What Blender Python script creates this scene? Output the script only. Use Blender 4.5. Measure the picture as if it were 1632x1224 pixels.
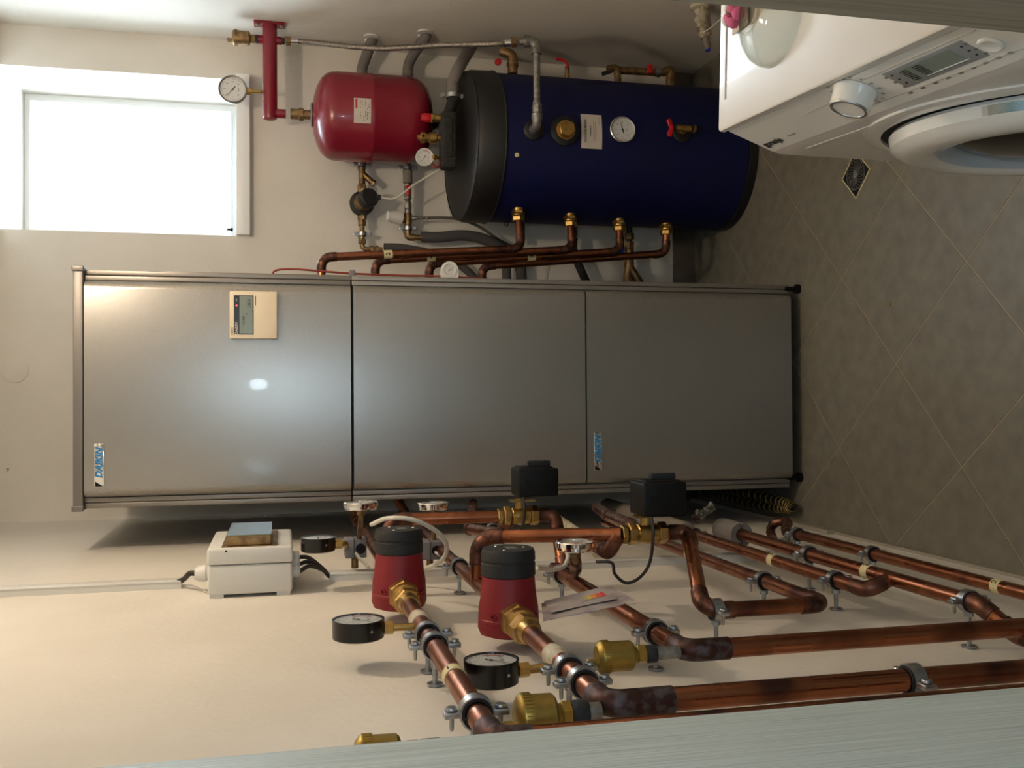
import bpy, bmesh, math, random
from mathutils import Vector, Matrix
random.seed(7)
C = bpy.context.scene.collection
for o in list(bpy.data.objects): bpy.data.objects.remove(o)
PI = math.pi
# ---------------------------------------------------------------- camera (phone held on its side, calibrated from the room's vanishing points)
F, CAMZ = 1559.0, 1.5
_d = Vector((20, 6641, F)).normalized()
_y = Vector((-27, -366, F)); _y = (_y - _d * _y.dot(_d)).normalized()
_z = -_d; _x = _y.cross(_z)
RW = Matrix((_x, _y, _z))                      # world = RW @ (right, down, forward of the upright view)
CAM = Vector((0, 0, CAMZ))
right, down, fwd = RW.col[0].copy(), RW.col[1].copy(), RW.col[2].copy()
cam = bpy.data.objects.new('camera', bpy.data.cameras.new('camera'))
cam.data.sensor_width = 36; cam.data.lens = 36 * F / 1632; cam.data.clip_start = .02
m = Matrix((down, right, -fwd)).transposed().to_4x4(); m.translation = CAM
cam.matrix_world = m
C.objects.link(cam); bpy.context.scene.camera = cam
def W(x, y, X=None, Y=None, Z=None):
    """point seen at photo pixel (x, y) that lies on the real plane X=, Y= or Z="""
    r = RW @ Vector((1224 - y - 612, x - 816, F))
    if X is not None: k = (X - CAM.x) / r.x
    elif Y is not None: k = (Y - CAM.y) / r.y
    else: k = (Z - CAM.z) / r.z
    return CAM + r * k
# ---------------------------------------------------------------- light and exposure
sc = bpy.context.scene
w = bpy.data.worlds.new('sky'); sc.world = w; w.use_nodes = True
w.node_tree.nodes['Background'].inputs[0].default_value = (.74, .89, 1, 1)
w.node_tree.nodes['Background'].inputs[1].default_value = 19.0
def light(name, typ, loc, col, e, size=.1, rot=None, **k):
    l = bpy.data.lights.new(name, typ); l.color = col; l.energy = e
    if typ == 'AREA': l.size = size
    else: l.shadow_soft_size = size
    for a, b in k.items(): setattr(l, a, b)
    o = bpy.data.objects.new(name, l); o.location = loc
    if rot: o.rotation_euler = rot
    C.objects.link(o); return o
light('ceiling_bulb', 'POINT', (.60, 1.84, 2.14), (1, .81, .60), 20.5, .04)
light('phone_torch', 'POINT', (.10, -.02, 1.62), (.70, .87, 1), 9.5, .045)
light('hall_fill', 'AREA', (.05, -1.5, 1.25), (.66, .85, 1), 4.5, .7, (math.radians(90), 0, 0), shape='RECTANGLE', size_y=.6)  # added cool area light behind the camera, for the bluish reflection on the tower
light('window_portal', 'AREA', (.815, 3.72, 2.02), (1, 1, 1), 1, .55, (math.radians(-90), 0, 0), shape='RECTANGLE', size_y=.72).data.cycles.is_portal = True
vs = sc.view_settings
vs.view_transform = 'Standard'; vs.look = 'None'; vs.gamma = 1; vs.exposure = 0.10; vs.use_curve_mapping = False
# ---------------------------------------------------------------- materials
def lin(h):
    h = h.lstrip('#'); c = [int(h[i:i + 2], 16) / 255 for i in (0, 2, 4)]
    return [((v + .055) / 1.055) ** 2.4 if v > .04045 else v / 12.92 for v in c] + [1]
def mat(name, col, rough=.5, metal=0, col2=None, scale=20, lo=.4, hi=.6, bump=0, bscale=None, rough2=None, coat=0, detail=4, stretch=None, col3=None, spec=None, trans=0, alpha=1, emit=None, es=1):
    m = bpy.data.materials.new(name); m.use_nodes = True
    nt = m.node_tree; N = nt.nodes; L = nt.links
    b = N['Principled BSDF']; b.inputs['Base Color'].default_value = lin(col)
    b.inputs['Roughness'].default_value = rough; b.inputs['Metallic'].default_value = metal
    b.inputs['Coat Weight'].default_value = coat; b.inputs['Transmission Weight'].default_value = trans
    if spec is not None: b.inputs['Specular IOR Level'].default_value = spec
    if alpha < 1: b.inputs['Alpha'].default_value = alpha
    if emit: b.inputs['Emission Color'].default_value = lin(emit); b.inputs['Emission Strength'].default_value = es
    tc = N.new('ShaderNodeTexCoord'); mp = N.new('ShaderNodeMapping'); L.new(tc.outputs['Object'], mp.inputs[0])
    if stretch: mp.inputs['Scale'].default_value = stretch
    if col2:
        n = N.new('ShaderNodeTexNoise'); n.inputs['Scale'].default_value = scale; n.inputs['Detail'].default_value = detail
        L.new(mp.outputs[0], n.inputs['Vector'])
        r = N.new('ShaderNodeValToRGB'); r.color_ramp.elements[0].position = lo; r.color_ramp.elements[1].position = hi
        r.color_ramp.elements[0].color = lin(col); r.color_ramp.elements[1].color = lin(col2)
        if col3: e = r.color_ramp.elements.new(min(.98, hi + (hi - lo) * .5)); e.color = lin(col3)
        L.new(n.outputs['Fac'], r.inputs[0]); L.new(r.outputs[0], b.inputs['Base Color'])
        if rough2 is not None:
            q = N.new('ShaderNodeMapRange'); q.inputs[1].default_value = lo; q.inputs[2].default_value = hi
            q.inputs[3].default_value = rough; q.inputs[4].default_value = rough2
            L.new(n.outputs['Fac'], q.inputs[0]); L.new(q.outputs[0], b.inputs['Roughness'])
    if bump:
        n2 = N.new('ShaderNodeTexNoise'); n2.inputs['Scale'].default_value = bscale or scale; n2.inputs['Detail'].default_value = 5
        L.new(mp.outputs[0], n2.inputs['Vector'])
        bp = N.new('ShaderNodeBump'); bp.inputs['Strength'].default_value = bump; bp.inputs['Distance'].default_value = .002
        L.new(n2.outputs['Fac'], bp.inputs['Height']); L.new(bp.outputs[0], b.inputs['Normal'])
    return m
def glassmat(name, tint, refl=.08, rough=.0, top=.35):
    m = bpy.data.materials.new(name); m.use_nodes = True; nt = m.node_tree; N = nt.nodes; L = nt.links
    N.remove(N['Principled BSDF'])
    t = N.new('ShaderNodeBsdfTransparent'); t.inputs[0].default_value = lin(tint)
    g = N.new('ShaderNodeBsdfGlossy'); g.inputs['Roughness'].default_value = rough
    lw = N.new('ShaderNodeLayerWeight'); lw.inputs[0].default_value = .12
    mr = N.new('ShaderNodeMapRange'); mr.inputs[3].default_value = refl; mr.inputs[4].default_value = top
    L.new(lw.outputs['Fresnel'], mr.inputs[0])
    mx = N.new('ShaderNodeMixShader'); L.new(mr.outputs[0], mx.inputs[0]); L.new(t.outputs[0], mx.inputs[1]); L.new(g.outputs[0], mx.inputs[2])
    L.new(mx.outputs[0], N['Material Output'].inputs[0]); return m
T = {}
T['wall'] = mat('wall_paint', '#dfdad1', .85, col2='#d8d3c9', scale=3, bump=.35, bscale=90)
T['ceil'] = mat('ceiling_paint', '#dcd8d0', .9, bump=.2, bscale=60)
T['tile'] = mat('floor_tile', '#79766a', .42, col2='#67635a', scale=20, lo=.3, hi=.7, bump=.2, bscale=60, detail=12, rough2=.5, col3='#716c60')
T['grout'] = mat('grout', '#9d937b', .8)
T['skirt'] = mat('skirting_tile', '#5d564d', .3, col2='#4c463f', scale=12, lo=.35, hi=.65)
T['white'] = mat('white_plastic', '#d6d6d2', .35)
T['whitegloss'] = mat('white_gloss', '#dcdcd8', .16, coat=.4)
T['frame'] = mat('window_white', '#eef0f0', .35)
T['enamel'] = mat('washer_enamel', '#cdcac5', .3, coat=.2)
T['silver'] = mat('silver_lacquer', '#93918d', .27, metal=.82, col2='#a6a4a0', scale=900, lo=.35, hi=.65, detail=1, coat=.10, rough2=.34)
T['silverdark'] = mat('grey_trim', '#77736f', .4, metal=.5)
T['silverside'] = mat('side_rail', '#86817b', .38, metal=.55)
T['black'] = mat('black_plastic', '#09090a', .5, spec=.25)
T['blackgloss'] = mat('black_lacquer', '#0b0b0c', .22)
T['rubber'] = mat('rubber', '#141414', .75)
T['foam'] = mat('grey_foam', '#4c494a', .9, bump=.3, bscale=200)
T['foamlight'] = mat('beige_foam', '#7e776c', .9, bump=.3, bscale=150)
T['blackfoam'] = mat('black_foam', '#1d1c1c', .9, col2='#2c2a29', scale=120, bump=.6, bscale=160)
T['cop'] = mat('copper', '#a96b4c', .24, metal=1, col2='#87533c', scale=11, lo=.42, hi=.6, rough2=.4, col3='#5a3c36', detail=2)
T['fit'] = mat('tarnished_copper', '#80584a', .4, metal=1, col2='#4a352f', scale=45, lo=.4, hi=.65, rough2=.62, bump=.35, bscale=90, col3='#6b5a54')
T['burnt'] = mat('burnt_copper', '#4b3430', .5, metal=.9, col2='#6c6a70', scale=70, lo=.45, hi=.7, bump=.9, bscale=60, rough2=.75, col3='#7a3a3a')
T['hemp'] = mat('sealed_thread', '#1c1b1b', .7, col2='#20252c', scale=80, bump=1, bscale=120)
T['brass'] = mat('brass', '#bd9c5e', .28, metal=1, col2='#9a7c46', scale=40, lo=.4, hi=.7, rough2=.42)
T['brassdull'] = mat('dull_brass', '#9a7f58', .42, metal=.9, col2='#7c6448', scale=50, rough2=.55)
T['olive'] = mat('vent_brass', '#a68a45', .36, metal=.85, col2='#8f7a3f', scale=30, rough2=.5)
T['chrome'] = mat('chrome', '#e0e0e0', .08, metal=1)
T['zinc'] = mat('zinc_steel', '#b9bcbf', .3, metal=1, col2='#9da1a5', scale=80, rough2=.45)
T['galv'] = mat('galvanized_steel', '#9b9a98', .45, metal=.9, col2='#7d7b78', scale=70, rough2=.6, bump=.3)
T['braid'] = mat('steel_braid', '#a39c94', .4, metal=.8, col2='#5d5650', scale=420, lo=.42, hi=.58, bump=.5, bscale=420)
T['red'] = mat('red_paint', '#7c1026', .26, coat=.15, bump=.05, bscale=30)
T['pumpred'] = mat('pump_red', '#7e101c', .55, bump=.15, bscale=90)
T['redplastic'] = mat('red_plastic', '#b81520', .35)
T['redtube'] = mat('red_tube', '#8e3a30', .5, metal=.2)
T['blue'] = mat('blue_vinyl', '#050c42', .6, bump=.2, bscale=260, col2='#040b3c', scale=6, spec=.3)
T['bluecap'] = mat('blue_plastic', '#1533a5', .4)
T['tanklid'] = mat('black_vinyl', '#0f0f11', .5, bump=.25, bscale=250)
T['greybox'] = mat('grey_box_plastic', '#75757a', .5)
T['greyplastic'] = mat('dark_grey_plastic', '#17181a', .65, col2='#202123', scale=200, bump=.2)
T['paper'] = mat('paper_label', '#c0b9b0', .6)
T['sheet'] = mat('grey_printed_sheet', '#a09a9a', .4, col2='#8f8688', scale=30)
T['tape'] = mat('cream_tape', '#cfc496', .6)
T['ink'] = mat('ink', '#1c1a1a', .6)
T['greyink'] = mat('grey_ink', '#6b6864', .6)
T['redink'] = mat('red_ink', '#a82a30', .6)
T['blueink'] = mat('blue_ink', '#1278b8', .4)
T['dial'] = mat('dial_white', '#d4d6d6', .5)
T['dialred'] = mat('dial_red', '#c01825', .5)
T['gpane'] = glassmat('clear_glass', '#ffffff', .04)
T['plasticclear'] = glassmat('clear_plastic', '#dcdcda', .10, .08)
T['bowl'] = glassmat('clear_bowl', '#eeeeea', .015, .08, .22)
T['hose'] = glassmat('clear_hose', '#b8b8b4', .06, .15)
T['beige'] = mat('beige_plastic', '#d6c9b2', .4)
T['lcd'] = mat('lcd', '#77837d', .2)
T['lcdframe'] = mat('lcd_frame', '#25272a', .25)
T['led'] = mat('led', '#ff6a70', .3, emit='#ff4a55', es=2)
T['wood'] = mat('lit_laminate', '#ccd3cf', .5, col2='#a9b2ae', scale=4, lo=.35, hi=.65, stretch=(190, 190, 1.5), detail=8, bump=.15, bscale=4)  # door frame laminate, cool light on the left jamb put into the colour
T['woodshade'] = mat('shaded_laminate', '#9a9384', .55, col2='#857e70', scale=4, lo=.35, hi=.65, stretch=(60, 60, 1.2), detail=8)  # same laminate darkened, the right jamb's shade put into its colour
T['mirror'] = mat('mirror_film', '#a8bcc4', .09, metal=1, bump=.08, bscale=500)
T['display'] = mat('washer_display', '#8a8d90', .3)
T['doorglass'] = mat('door_glass', '#0c1216', .12, spec=.3)
T['bezelgrey'] = mat('pale_blue_plastic', '#a9b4bd', .35)
T['softline'] = mat('soft_grey_line', '#b0aca4', .6)
T['foammid'] = mat('mid_grey_foam', '#726d6a', .9, bump=.3, bscale=150)
T['pink'] = mat('pink_fabric', '#c4628c', .9)
T['corr'] = mat('corrugated_black', '#25231c', .5)
T['gold'] = mat('dull_gold', '#7c6a34', .5, metal=.4)
T['cablewhite'] = mat('white_cable', '#cfcbc0', .45)
T['caulk'] = mat('caulk', '#9a9284', .6)
T['cabledark'] = mat('dark_cable', '#2b2624', .5)
T['tapedwhite'] = mat('white_tape', '#bdb6a4', .6, col2='#8b7350', scale=40, lo=.45, hi=.7)
# ---------------------------------------------------------------- mesh builder
def frame_of(ax):
    ax = Vector(ax).normalized()
    h = Vector((0, 0, 1)) if abs(ax.z) < .9 else Vector((0, 1, 0))
    u = ax.cross(h).normalized(); return ax, u, ax.cross(u).normalized()
class MB:
    def __init__(s): s.v = []; s.f = []
    def add(s, vs, fs):
        n = len(s.v); s.v += [Vector(p) for p in vs]; s.f += [tuple(i + n for i in f) for f in fs]; return s
    def box(s, c, size, ax=None, bev=0):
        c = Vector(c); ex, ey, ez = [Vector(a).normalized() for a in ax] if ax else (Vector((1, 0, 0)), Vector((0, 1, 0)), Vector((0, 0, 1)))
        if bev:
            bm = bmesh.new(); bmesh.ops.create_cube(bm, size=1)
            for v in bm.verts: v.co = Vector((v.co.x * size[0], v.co.y * size[1], v.co.z * size[2]))
            bmesh.ops.bevel(bm, geom=bm.edges[:], offset=bev, segments=3, profile=.5, affect='EDGES')
            bm.verts.ensure_lookup_table()
            s.add([c + ex * v.co.x + ey * v.co.y + ez * v.co.z for v in bm.verts], [[v.index for v in f.verts] for f in bm.faces]); bm.free(); return s
        x, y, z = size[0] / 2, size[1] / 2, size[2] / 2
        P = [c + ex * a * x + ey * b * y + ez * d * z for d in (-1, 1) for b in (-1, 1) for a in (-1, 1)]
        return s.add(P, [(0, 2, 3, 1), (4, 5, 7, 6), (0, 1, 5, 4), (2, 6, 7, 3), (0, 4, 6, 2), (1, 3, 7, 5)])
    def bb(s, a, b, bev=0):
        a, b = Vector(a), Vector(b); return s.box((a + b) / 2, [abs(v) for v in (b - a)], bev=bev)
    def lathe(s, prof, o, ax, seg=32, closed=False, cap=True, phase=0):
        o = Vector(o); a, u, v = frame_of(ax); n = len(prof); P = []; Fs = []
        for (t, r) in prof:
            for k in range(seg):
                q = 2 * PI * k / seg + phase; P.append(o + a * t + (u * math.cos(q) + v * math.sin(q)) * r)
        for i in range(n if closed else n - 1):
            j = (i + 1) % n
            for k in range(seg):
                l = (k + 1) % seg; Fs.append((i * seg + k, i * seg + l, j * seg + l, j * seg + k))
        if cap and not closed:
            Fs.append(tuple(range(seg - 1, -1, -1))); Fs.append(tuple(range((n - 1) * seg, n * seg)))
        return s.add(P, Fs)
    def cyl(s, a, b, r, r2=None, seg=20):
        a, b = Vector(a), Vector(b); return s.lathe([(0, r), ((b - a).length, r if r2 is None else r2)], a, b - a, seg)
    def hexn(s, a, b, r, ph=0):
        a, b = Vector(a), Vector(b); L = (b - a).length; c = min(L * .15, r * .1)
        return s.lathe([(0, r * .9), (c, r), (L - c, r), (L, r * .9)], a, b - a, 6, phase=ph)
    def tube(s, pts, r, seg=16, cap=True, rr=None):
        pts = [Vector(p) for p in pts]; n = len(pts); P = []; Fs = []
        t = (pts[1] - pts[0]).normalized(); _, u, _v = frame_of(t)
        for i, p in enumerate(pts):
            t2 = ((pts[min(i + 1, n - 1)] - pts[max(i - 1, 0)])).normalized()
            q = t.rotation_difference(t2); u = (q @ u); u = (u - t2 * u.dot(t2)).normalized(); t = t2; v = t.cross(u)
            R = rr[i] if rr else r
            for k in range(seg):
                a = 2 * PI * k / seg; P.append(p + (u * math.cos(a) + v * math.sin(a)) * R)
        for i in range(n - 1):
            for k in range(seg):
                l = (k + 1) % seg; Fs.append((i * seg + k, i * seg + l, (i + 1) * seg + l, (i + 1) * seg + k))
        if cap: Fs.append(tuple(range(seg - 1, -1, -1))); Fs.append(tuple(range((n - 1) * seg, n * seg)))
        return s.add(P, Fs)
    def prism(s, poly, z0, z1, fn):
        n = len(poly); return s.add([fn(p[0], p[1], z0) for p in poly] + [fn(p[0], p[1], z1) for p in poly],
            [tuple(range(n - 1, -1, -1)), tuple(range(n, 2 * n))] + [(i, (i + 1) % n, n + (i + 1) % n, n + i) for i in range(n)])
    def text(s, txt, o, ex, ey, size, align='CENTER', shear=0, bold=0, wrap=None):
        cu = bpy.data.curves.new('t', 'FONT'); cu.body = txt; cu.size = size; cu.align_x = align; cu.align_y = 'CENTER'
        cu.shear = shear; cu.offset = bold; cu.resolution_u = 3
        ob = bpy.data.objects.new('t', cu); C.objects.link(ob)
        me = bpy.data.meshes.new_from_object(ob.evaluated_get(bpy.context.evaluated_depsgraph_get()))
        o, ex, ey = Vector(o), Vector(ex).normalized(), Vector(ey).normalized(); nz = ex.cross(ey)
        if wrap:      # bend around a pipe of radius wrap whose axis runs along ey, o lies on the surface
            c = o - nz * wrap; V = []
            for v in me.vertices:
                a = v.co.x / wrap; V.append(c + ex * math.sin(a) * wrap + nz * math.cos(a) * wrap + ey * v.co.y)
        else: V = [o + ex * v.co.x + ey * v.co.y for v in me.vertices]
        s.add(V, [tuple(p.vertices) for p in me.polygons])
        bpy.data.objects.remove(ob); bpy.data.meshes.remove(me); bpy.data.curves.remove(cu); return s
def fillet(pts, rad, n=8):
    pts = [Vector(p) for p in pts]; out = [pts[0]]; segs = []
    for i in range(1, len(pts) - 1):
        a, b, c = pts[i - 1], pts[i], pts[i + 1]; d1 = (a - b).normalized(); d2 = (c - b).normalized()
        ang = d1.angle(d2)
        if ang > 3.1: out.append(b); continue
        d = min(rad / math.tan(ang / 2), (a - b).length * .49, (c - b).length * .49); R = d * math.tan(ang / 2)
        bis = (d1 + d2).normalized(); cen = b + bis * (R / math.sin(ang / 2)); p1, p2 = b + d1 * d, b + d2 * d
        v1, v2 = p1 - cen, p2 - cen; th = v1.angle(v2); arc = []
        for k in range(n + 1):
            f = k / n; arc.append(cen + (v1 * math.sin((1 - f) * th) + v2 * math.sin(f * th)) / math.sin(th))
        out += arc; segs.append(([p1 + d1 * .016] + arc + [p2 + d2 * .016]))
    out.append(pts[-1]); return out, segs
def smooth(pts, n=8):                                           # catmull-rom
    pts = [Vector(p) for p in pts]; P = [pts[0] * 2 - pts[1]] + pts + [pts[-1] * 2 - pts[-2]]; out = []
    for i in range(1, len(P) - 2):
        for k in range(n):
            t = k / n; a, b, c, d = P[i - 1], P[i], P[i + 1], P[i + 2]
            out.append(.5 * ((2 * b) + (c - a) * t + (2 * a - 5 * b + 4 * c - d) * t * t + (3 * b - a - 3 * c + d) * t ** 3))
    out.append(pts[-1]); return out
ORG = {}
def mesh_obj(name, b, m, org, smooth_ang=35):
    me = bpy.data.meshes.new(name); me.from_pydata([v - org for v in b.v], [], b.f); me.validate()
    me.materials.append(T[m] if isinstance(m, str) else m)
    bm = bmesh.new(); bm.from_mesh(me); bmesh.ops.recalc_face_normals(bm, faces=bm.faces[:]); bm.to_mesh(me); bm.free()
    if smooth_ang:
        me.shade_smooth(); me.set_sharp_from_angle(angle=math.radians(smooth_ang))
    o = bpy.data.objects.new(name, me); C.objects.link(o); return o
def part(name, b, m, parent, label=None, kind=None):
    org = ORG[parent.name]; o = mesh_obj(name, b, m, org); o.parent = parent; ORG[o.name] = org
    if label: o['label'] = label
    if kind: o['kind'] = kind
    return o
def root(name, label, cat, loc, group=None):
    o = bpy.data.objects.new(name, None); C.objects.link(o); o.location = Vector(loc); o.empty_display_size = .05
    o['label'] = label; o['category'] = cat; ORG[o.name] = Vector(loc)
    if group: o['group'] = group
    return o
def solo(name, b, m, label, cat, group=None, kind=None):
    c = sum(b.v, Vector()) / len(b.v); o = mesh_obj(name, b, m, c); o.location = c; ORG[o.name] = c
    o['label'] = label; o['category'] = cat
    if group: o['group'] = group
    if kind: o['kind'] = kind
    return o
def struct(name, b, m, parent=None, **k):
    c = Vector((0, 0, 0)); o = mesh_obj(name, b, m, c, 30); ORG[o.name] = c; o['kind'] = 'structure'
    if parent: o.parent = parent
    return o
X3, Y3, Z3 = Vector((1, 0, 0)), Vector((0, 1, 0)), Vector((0, 0, 1))
# ================================================================= ROOM SHELL
WL, WR, WB, WF, HC = -.381, 1.215, 3.40, .75, 2.375
struct('wall_left', MB().bb((WL - .1, -1.6, -.05), (WL, WB + .4, HC + .1)), 'wall')
struct('wall_right', MB().bb((WR, WF, -.05), (WR + .1, WB + .4, HC + .1)), 'wall')
wx0, wx1, wz0 = .555, 1.082, 1.648
b = MB().bb((WL, WB, -.05), (wx0, WB + .42, HC)).bb((wx1, WB, -.05), (WR, WB + .42, HC)).bb((wx0, WB, -.05), (wx1, WB + .42, wz0 - .045))
struct('wall_back', b, 'wall')
struct('ceiling', MB().bb((WL - .1, -1.6, HC), (WR + .1, WB + .42, HC + .1)), 'ceil')
# wall the photographer's doorway is cut through, and the hall behind
dx0, dx1 = -.262, .331
b = MB().bb((WL, .60, -.05), (dx0 - .02, WF, HC)).bb((dx1 + .02, .60, -.05), (WR + .1, WF, HC)).bb((dx0 - .02, .60, 2.05), (dx1 + .02, WF, HC))
struct('wall_front', b, 'wall')
struct('wall_hall', MB().bb((1.1, -1.6, -.05), (1.2, .60, HC)).bb((WL, -1.7, -.05), (1.2, -1.6, HC)), 'wall')
dj = struct('door_1', MB().bb((dx0 - .02, .595, 0), (dx0, WF + .006, 2.05)).bb((dx0 - .02, .595, 2.03), (dx1 + .02, WF + .006, 2.05)), 'wood')
dj2 = struct('door_jamb', MB().bb((dx1, .595, 0), (dx1 + .02, WF + .006, 2.05)), 'woodshade', dj); dj2.rotation_euler = (0, 0, 0)
# floor: grout bed and single tiles laid diagonally
fl = struct('floor', MB().bb((WL - .1, -1.6, -.06), (WR + .1, WB + .1, -.0012)), 'grout')
def clip(poly, x0, y0, x1, y1):
    for ax, lim, s in ((0, x0, 1), (0, x1, -1), (1, y0, 1), (1, y1, -1)):
        out = []
        for i in range(len(poly)):
            p, q = poly[i - 1], poly[i]; a, c = (p[ax] - lim) * s >= 0, (q[ax] - lim) * s >= 0
            if a != c:
                t = (lim - p[ax]) / (q[ax] - p[ax]); out.append((p[0] + (q[0] - p[0]) * t, p[1] + (q[1] - p[1]) * t))
            if c: out.append(q)
        poly = out
        if len(poly) < 3: return None
    return poly
TA, TB, TO = Vector((.2435, .2395)), Vector((-.2215, .2635)), Vector((.083, 2.171))
for i in range(-12, 13):
    for j in range(-12, 13):
        g = .0052; q = []
        for a, c in ((g, g), (1 - g, g), (1 - g, 1 - g), (g, 1 - g)):
            p = TO + TA * (i + a) + TB * (j + c); q.append((p.x, p.y))
        q = clip(q, WL + .002, .2, WR - .002, WB - .012)
        if q:
            z = random.uniform(-.0002, 0)
            cx = sum(p[0] for p in q) / len(q); cy = sum(p[1] for p in q) / len(q)
            bb_ = MB().prism([(p[0] - cx, p[1] - cy) for p in q], -.008, z, lambda x, y, zz: Vector((x, y, zz)))
            t = mesh_obj('tile', bb_, 'tile', Vector((0, 0, 0)), 0); t.location = (cx, cy, 0); t.parent = fl
b = MB()
for k in range(5):
    b = MB().bb((WL + .35 * k + .001, WB - .011, 0), (min(WR, WL + .35 * k + .348), WB, .085), .001)
    if k == 0: bs = struct('baseboard_back', b, 'skirt')
    else: o = mesh_obj('skirting_tile', b, 'skirt', Vector(), 30); o.parent = bs
struct('trim_1', MB().bb((WL, .8, 0), (WL + .007, 2.45, .007)), 'caulk')
struct('trim_2', MB().bb((WL, 2.45, .0), (WL + .012, 3.38, .03)), 'caulk')
# window: reveal in the wall, frame, sash, frosted pane, sill board
FY = 3.70
b = MB().bb((wx0 - .02, FY + .005, wz0 - .04), (wx0 + .06, FY + .06, HC)).bb((wx1 - .07, FY + .005, wz0 - .04), (wx1 + .02, FY + .06, HC)).bb((wx0 + .06, FY + .006, wz0 - .04), (wx1 - .07, FY + .059, wz0 + .06)).bb((wx0 + .06, FY + .006, HC - .06), (wx1 - .07, FY + .059, HC))
wn = struct('window_1', b, 'frame')
sx0, sx1, sz0, sz1 = wx0 + .02, wx1 - .028, wz0 + .03, HC - .022
b = MB()
for a, c in (((sx0, sz0), (sx0 + .055, sz1)), ((sx1 - .055, sz0), (sx1, sz1)), ((sx0 + .055, sz0), (sx1 - .055, sz0 + .05)), ((sx0 + .055, sz1 - .05), (sx1 - .055, sz1))):
    b.bb((a[0], FY - .02, a[1]), (c[0], FY + .004, c[1]), .0015)
o = struct('window_sash', b, 'frame', wn)
fr = bpy.data.materials.new('frosted_glass'); fr.use_nodes = True
nt = fr.node_tree; nt.nodes.remove(nt.nodes['Principled BSDF'])
a1 = nt.nodes.new('ShaderNodeBsdfTranslucent'); a2 = nt.nodes.new('ShaderNodeBsdfTransparent'); mx = nt.nodes.new('ShaderNodeMixShader'); mx.inputs[0].default_value = .75
a1.inputs[0].default_value = (.95, .97, 1, 1)
nt.links.new(a1.outputs[0], mx.inputs[1]); nt.links.new(a2.outputs[0], mx.inputs[2]); nt.links.new(mx.outputs[0], nt.nodes['Material Output'].inputs[0])
T['frost'] = fr
struct('window_pane', MB().bb((sx0 + .055, FY - .010, sz0 + .05), (sx1 - .055, FY - .006, sz1 - .05)), 'frost', wn)
struct('window_sill', MB().bb((wx0 - .0, WB - .035, wz0 - .045), (wx1 + .012, FY + .02, wz0), .003), 'frame', wn)
b = MB().lathe([(0, .006), (.006, .006), (.008, .0035), (.018, .003)], W(371, 366, Y=3.36), (0, -.1, 1), 12)
solo('window_stop', b, 'black', 'tiny black stop on the white window sill, lower corner of the window', 'window stop')
# round box cover high on the back wall, hook speck
b = MB().lathe([(0, .0395), (.003, .0395), (.004, .037), (.004, 0.001)], W(24, 590, Y=WB), (0, -1, 0), 40)
solo('junction_box_cover', b, 'wall', 'round white painted cover on the back wall just below the ceiling', 'wall cover')
b = MB().cyl(W(13, 747, Y=WB), W(13, 747, Y=WB) + Vector((0, -.012, 0)), .0025)
solo('wall_hook', b, 'zinc', 'tiny metal nail in the back wall above the silver heat pump cabinet', 'nail')
# ================================================================= SILVER HEAT PUMP TOWER (upper unit on lower tank cabinet)
cx0, cx1, CF = -.267, .335, 2.618
def door_profile(x0, x1, yf, yb, R=.022, n=7):
    p = [(x0, yb), (x0, yf + R)]
    for k in range(1, n + 1):
        a = PI / 2 * k / n; p.append((x0 + R - R * math.cos(a), yf + R - R * math.sin(a)))
    q = [(x1, yf + R)]
    for k in range(1, n + 1):
        a = PI / 2 * k / n; q.append((x1 - R + R * math.cos(a), yf + R - R * math.sin(a)))
    return p + q[::-1] + [(x1, yb)]
def cabinet(name, label, z0, z1, doors, feet, cap):
    r = root(name, label, 'heat pump', (.034, CF + .02, z0), None)
    part('casing', MB().bb((cx0 + .002, CF + .035, z0 + .001), (cx1 - .002, 3.32, z1), .003), 'silverdark', r)
    for s, xa in ((-1, cx0), (1, cx1)):
        q = part('side_rail', MB().bb((min(xa, xa - s * .013), CF + .024, z0), (max(xa, xa - s * .013), CF + .037, z1), .002), 'silverside', r)
        part('inner_rail', MB().bb((min(xa - s * .0145, xa - s * .027), CF + .021, z0), (max(xa - s * .0145, xa - s * .027), CF + .037, z1), .002), 'silverside', q)
    for a, c in doors:
        part('door_panel', MB().prism(door_profile(cx0 + .028, cx1 - .028, CF, CF + .036), a, c, lambda x, y, z: Vector((x, y, z))), 'silver', r)
    if feet:
        part('plinth', MB().bb((cx0 + .03, CF + .05, .012), (cx1 - .03, 3.2, z0 + .005)), 'black', r)
        for x in (cx0 + .03, cx1 - .012):
            f = part('foot', MB().lathe([(0, .014), (.012, .014), (.013, .007), (.045, .007)], (x, CF + .02, .0), Z3, 16), 'black', r)
            f = part('foot', MB().lathe([(0, .014), (.012, .014), (.013, .007), (.045, .007)], (x, 3.2, .0), Z3, 16), 'black', r)
    if cap:
        part('top_cap', MB().bb((cx0 - .004, CF + .004, z1 + .001), (cx1 + .006, 3.32, z1 + .024), .002), 'silverdark', r)
        for x in (cx0 + .002, cx1 - .0):
            part('cap_clip', MB().bb((x - .007, CF - .001, z1 - .001), (x + .007, CF + .006, z1 + .027), .002), 'silverdark', r)
    return r
ZS, ZS2 = 1.320, .672
hp = cabinet('heat_pump_unit', 'upper silver-grey heat pump cabinet unit with a cream control display on its door', ZS + .0015, 1.984, [(ZS + .003, 1.982)], False, True)
ht = cabinet('tank_cabinet', 'lower silver-grey two-door tank cabinet standing on the floor on black feet', .036, ZS - .0015, [(.038, ZS2 - .002), (ZS2 + .002, ZS - .004)], True, False)
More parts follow.
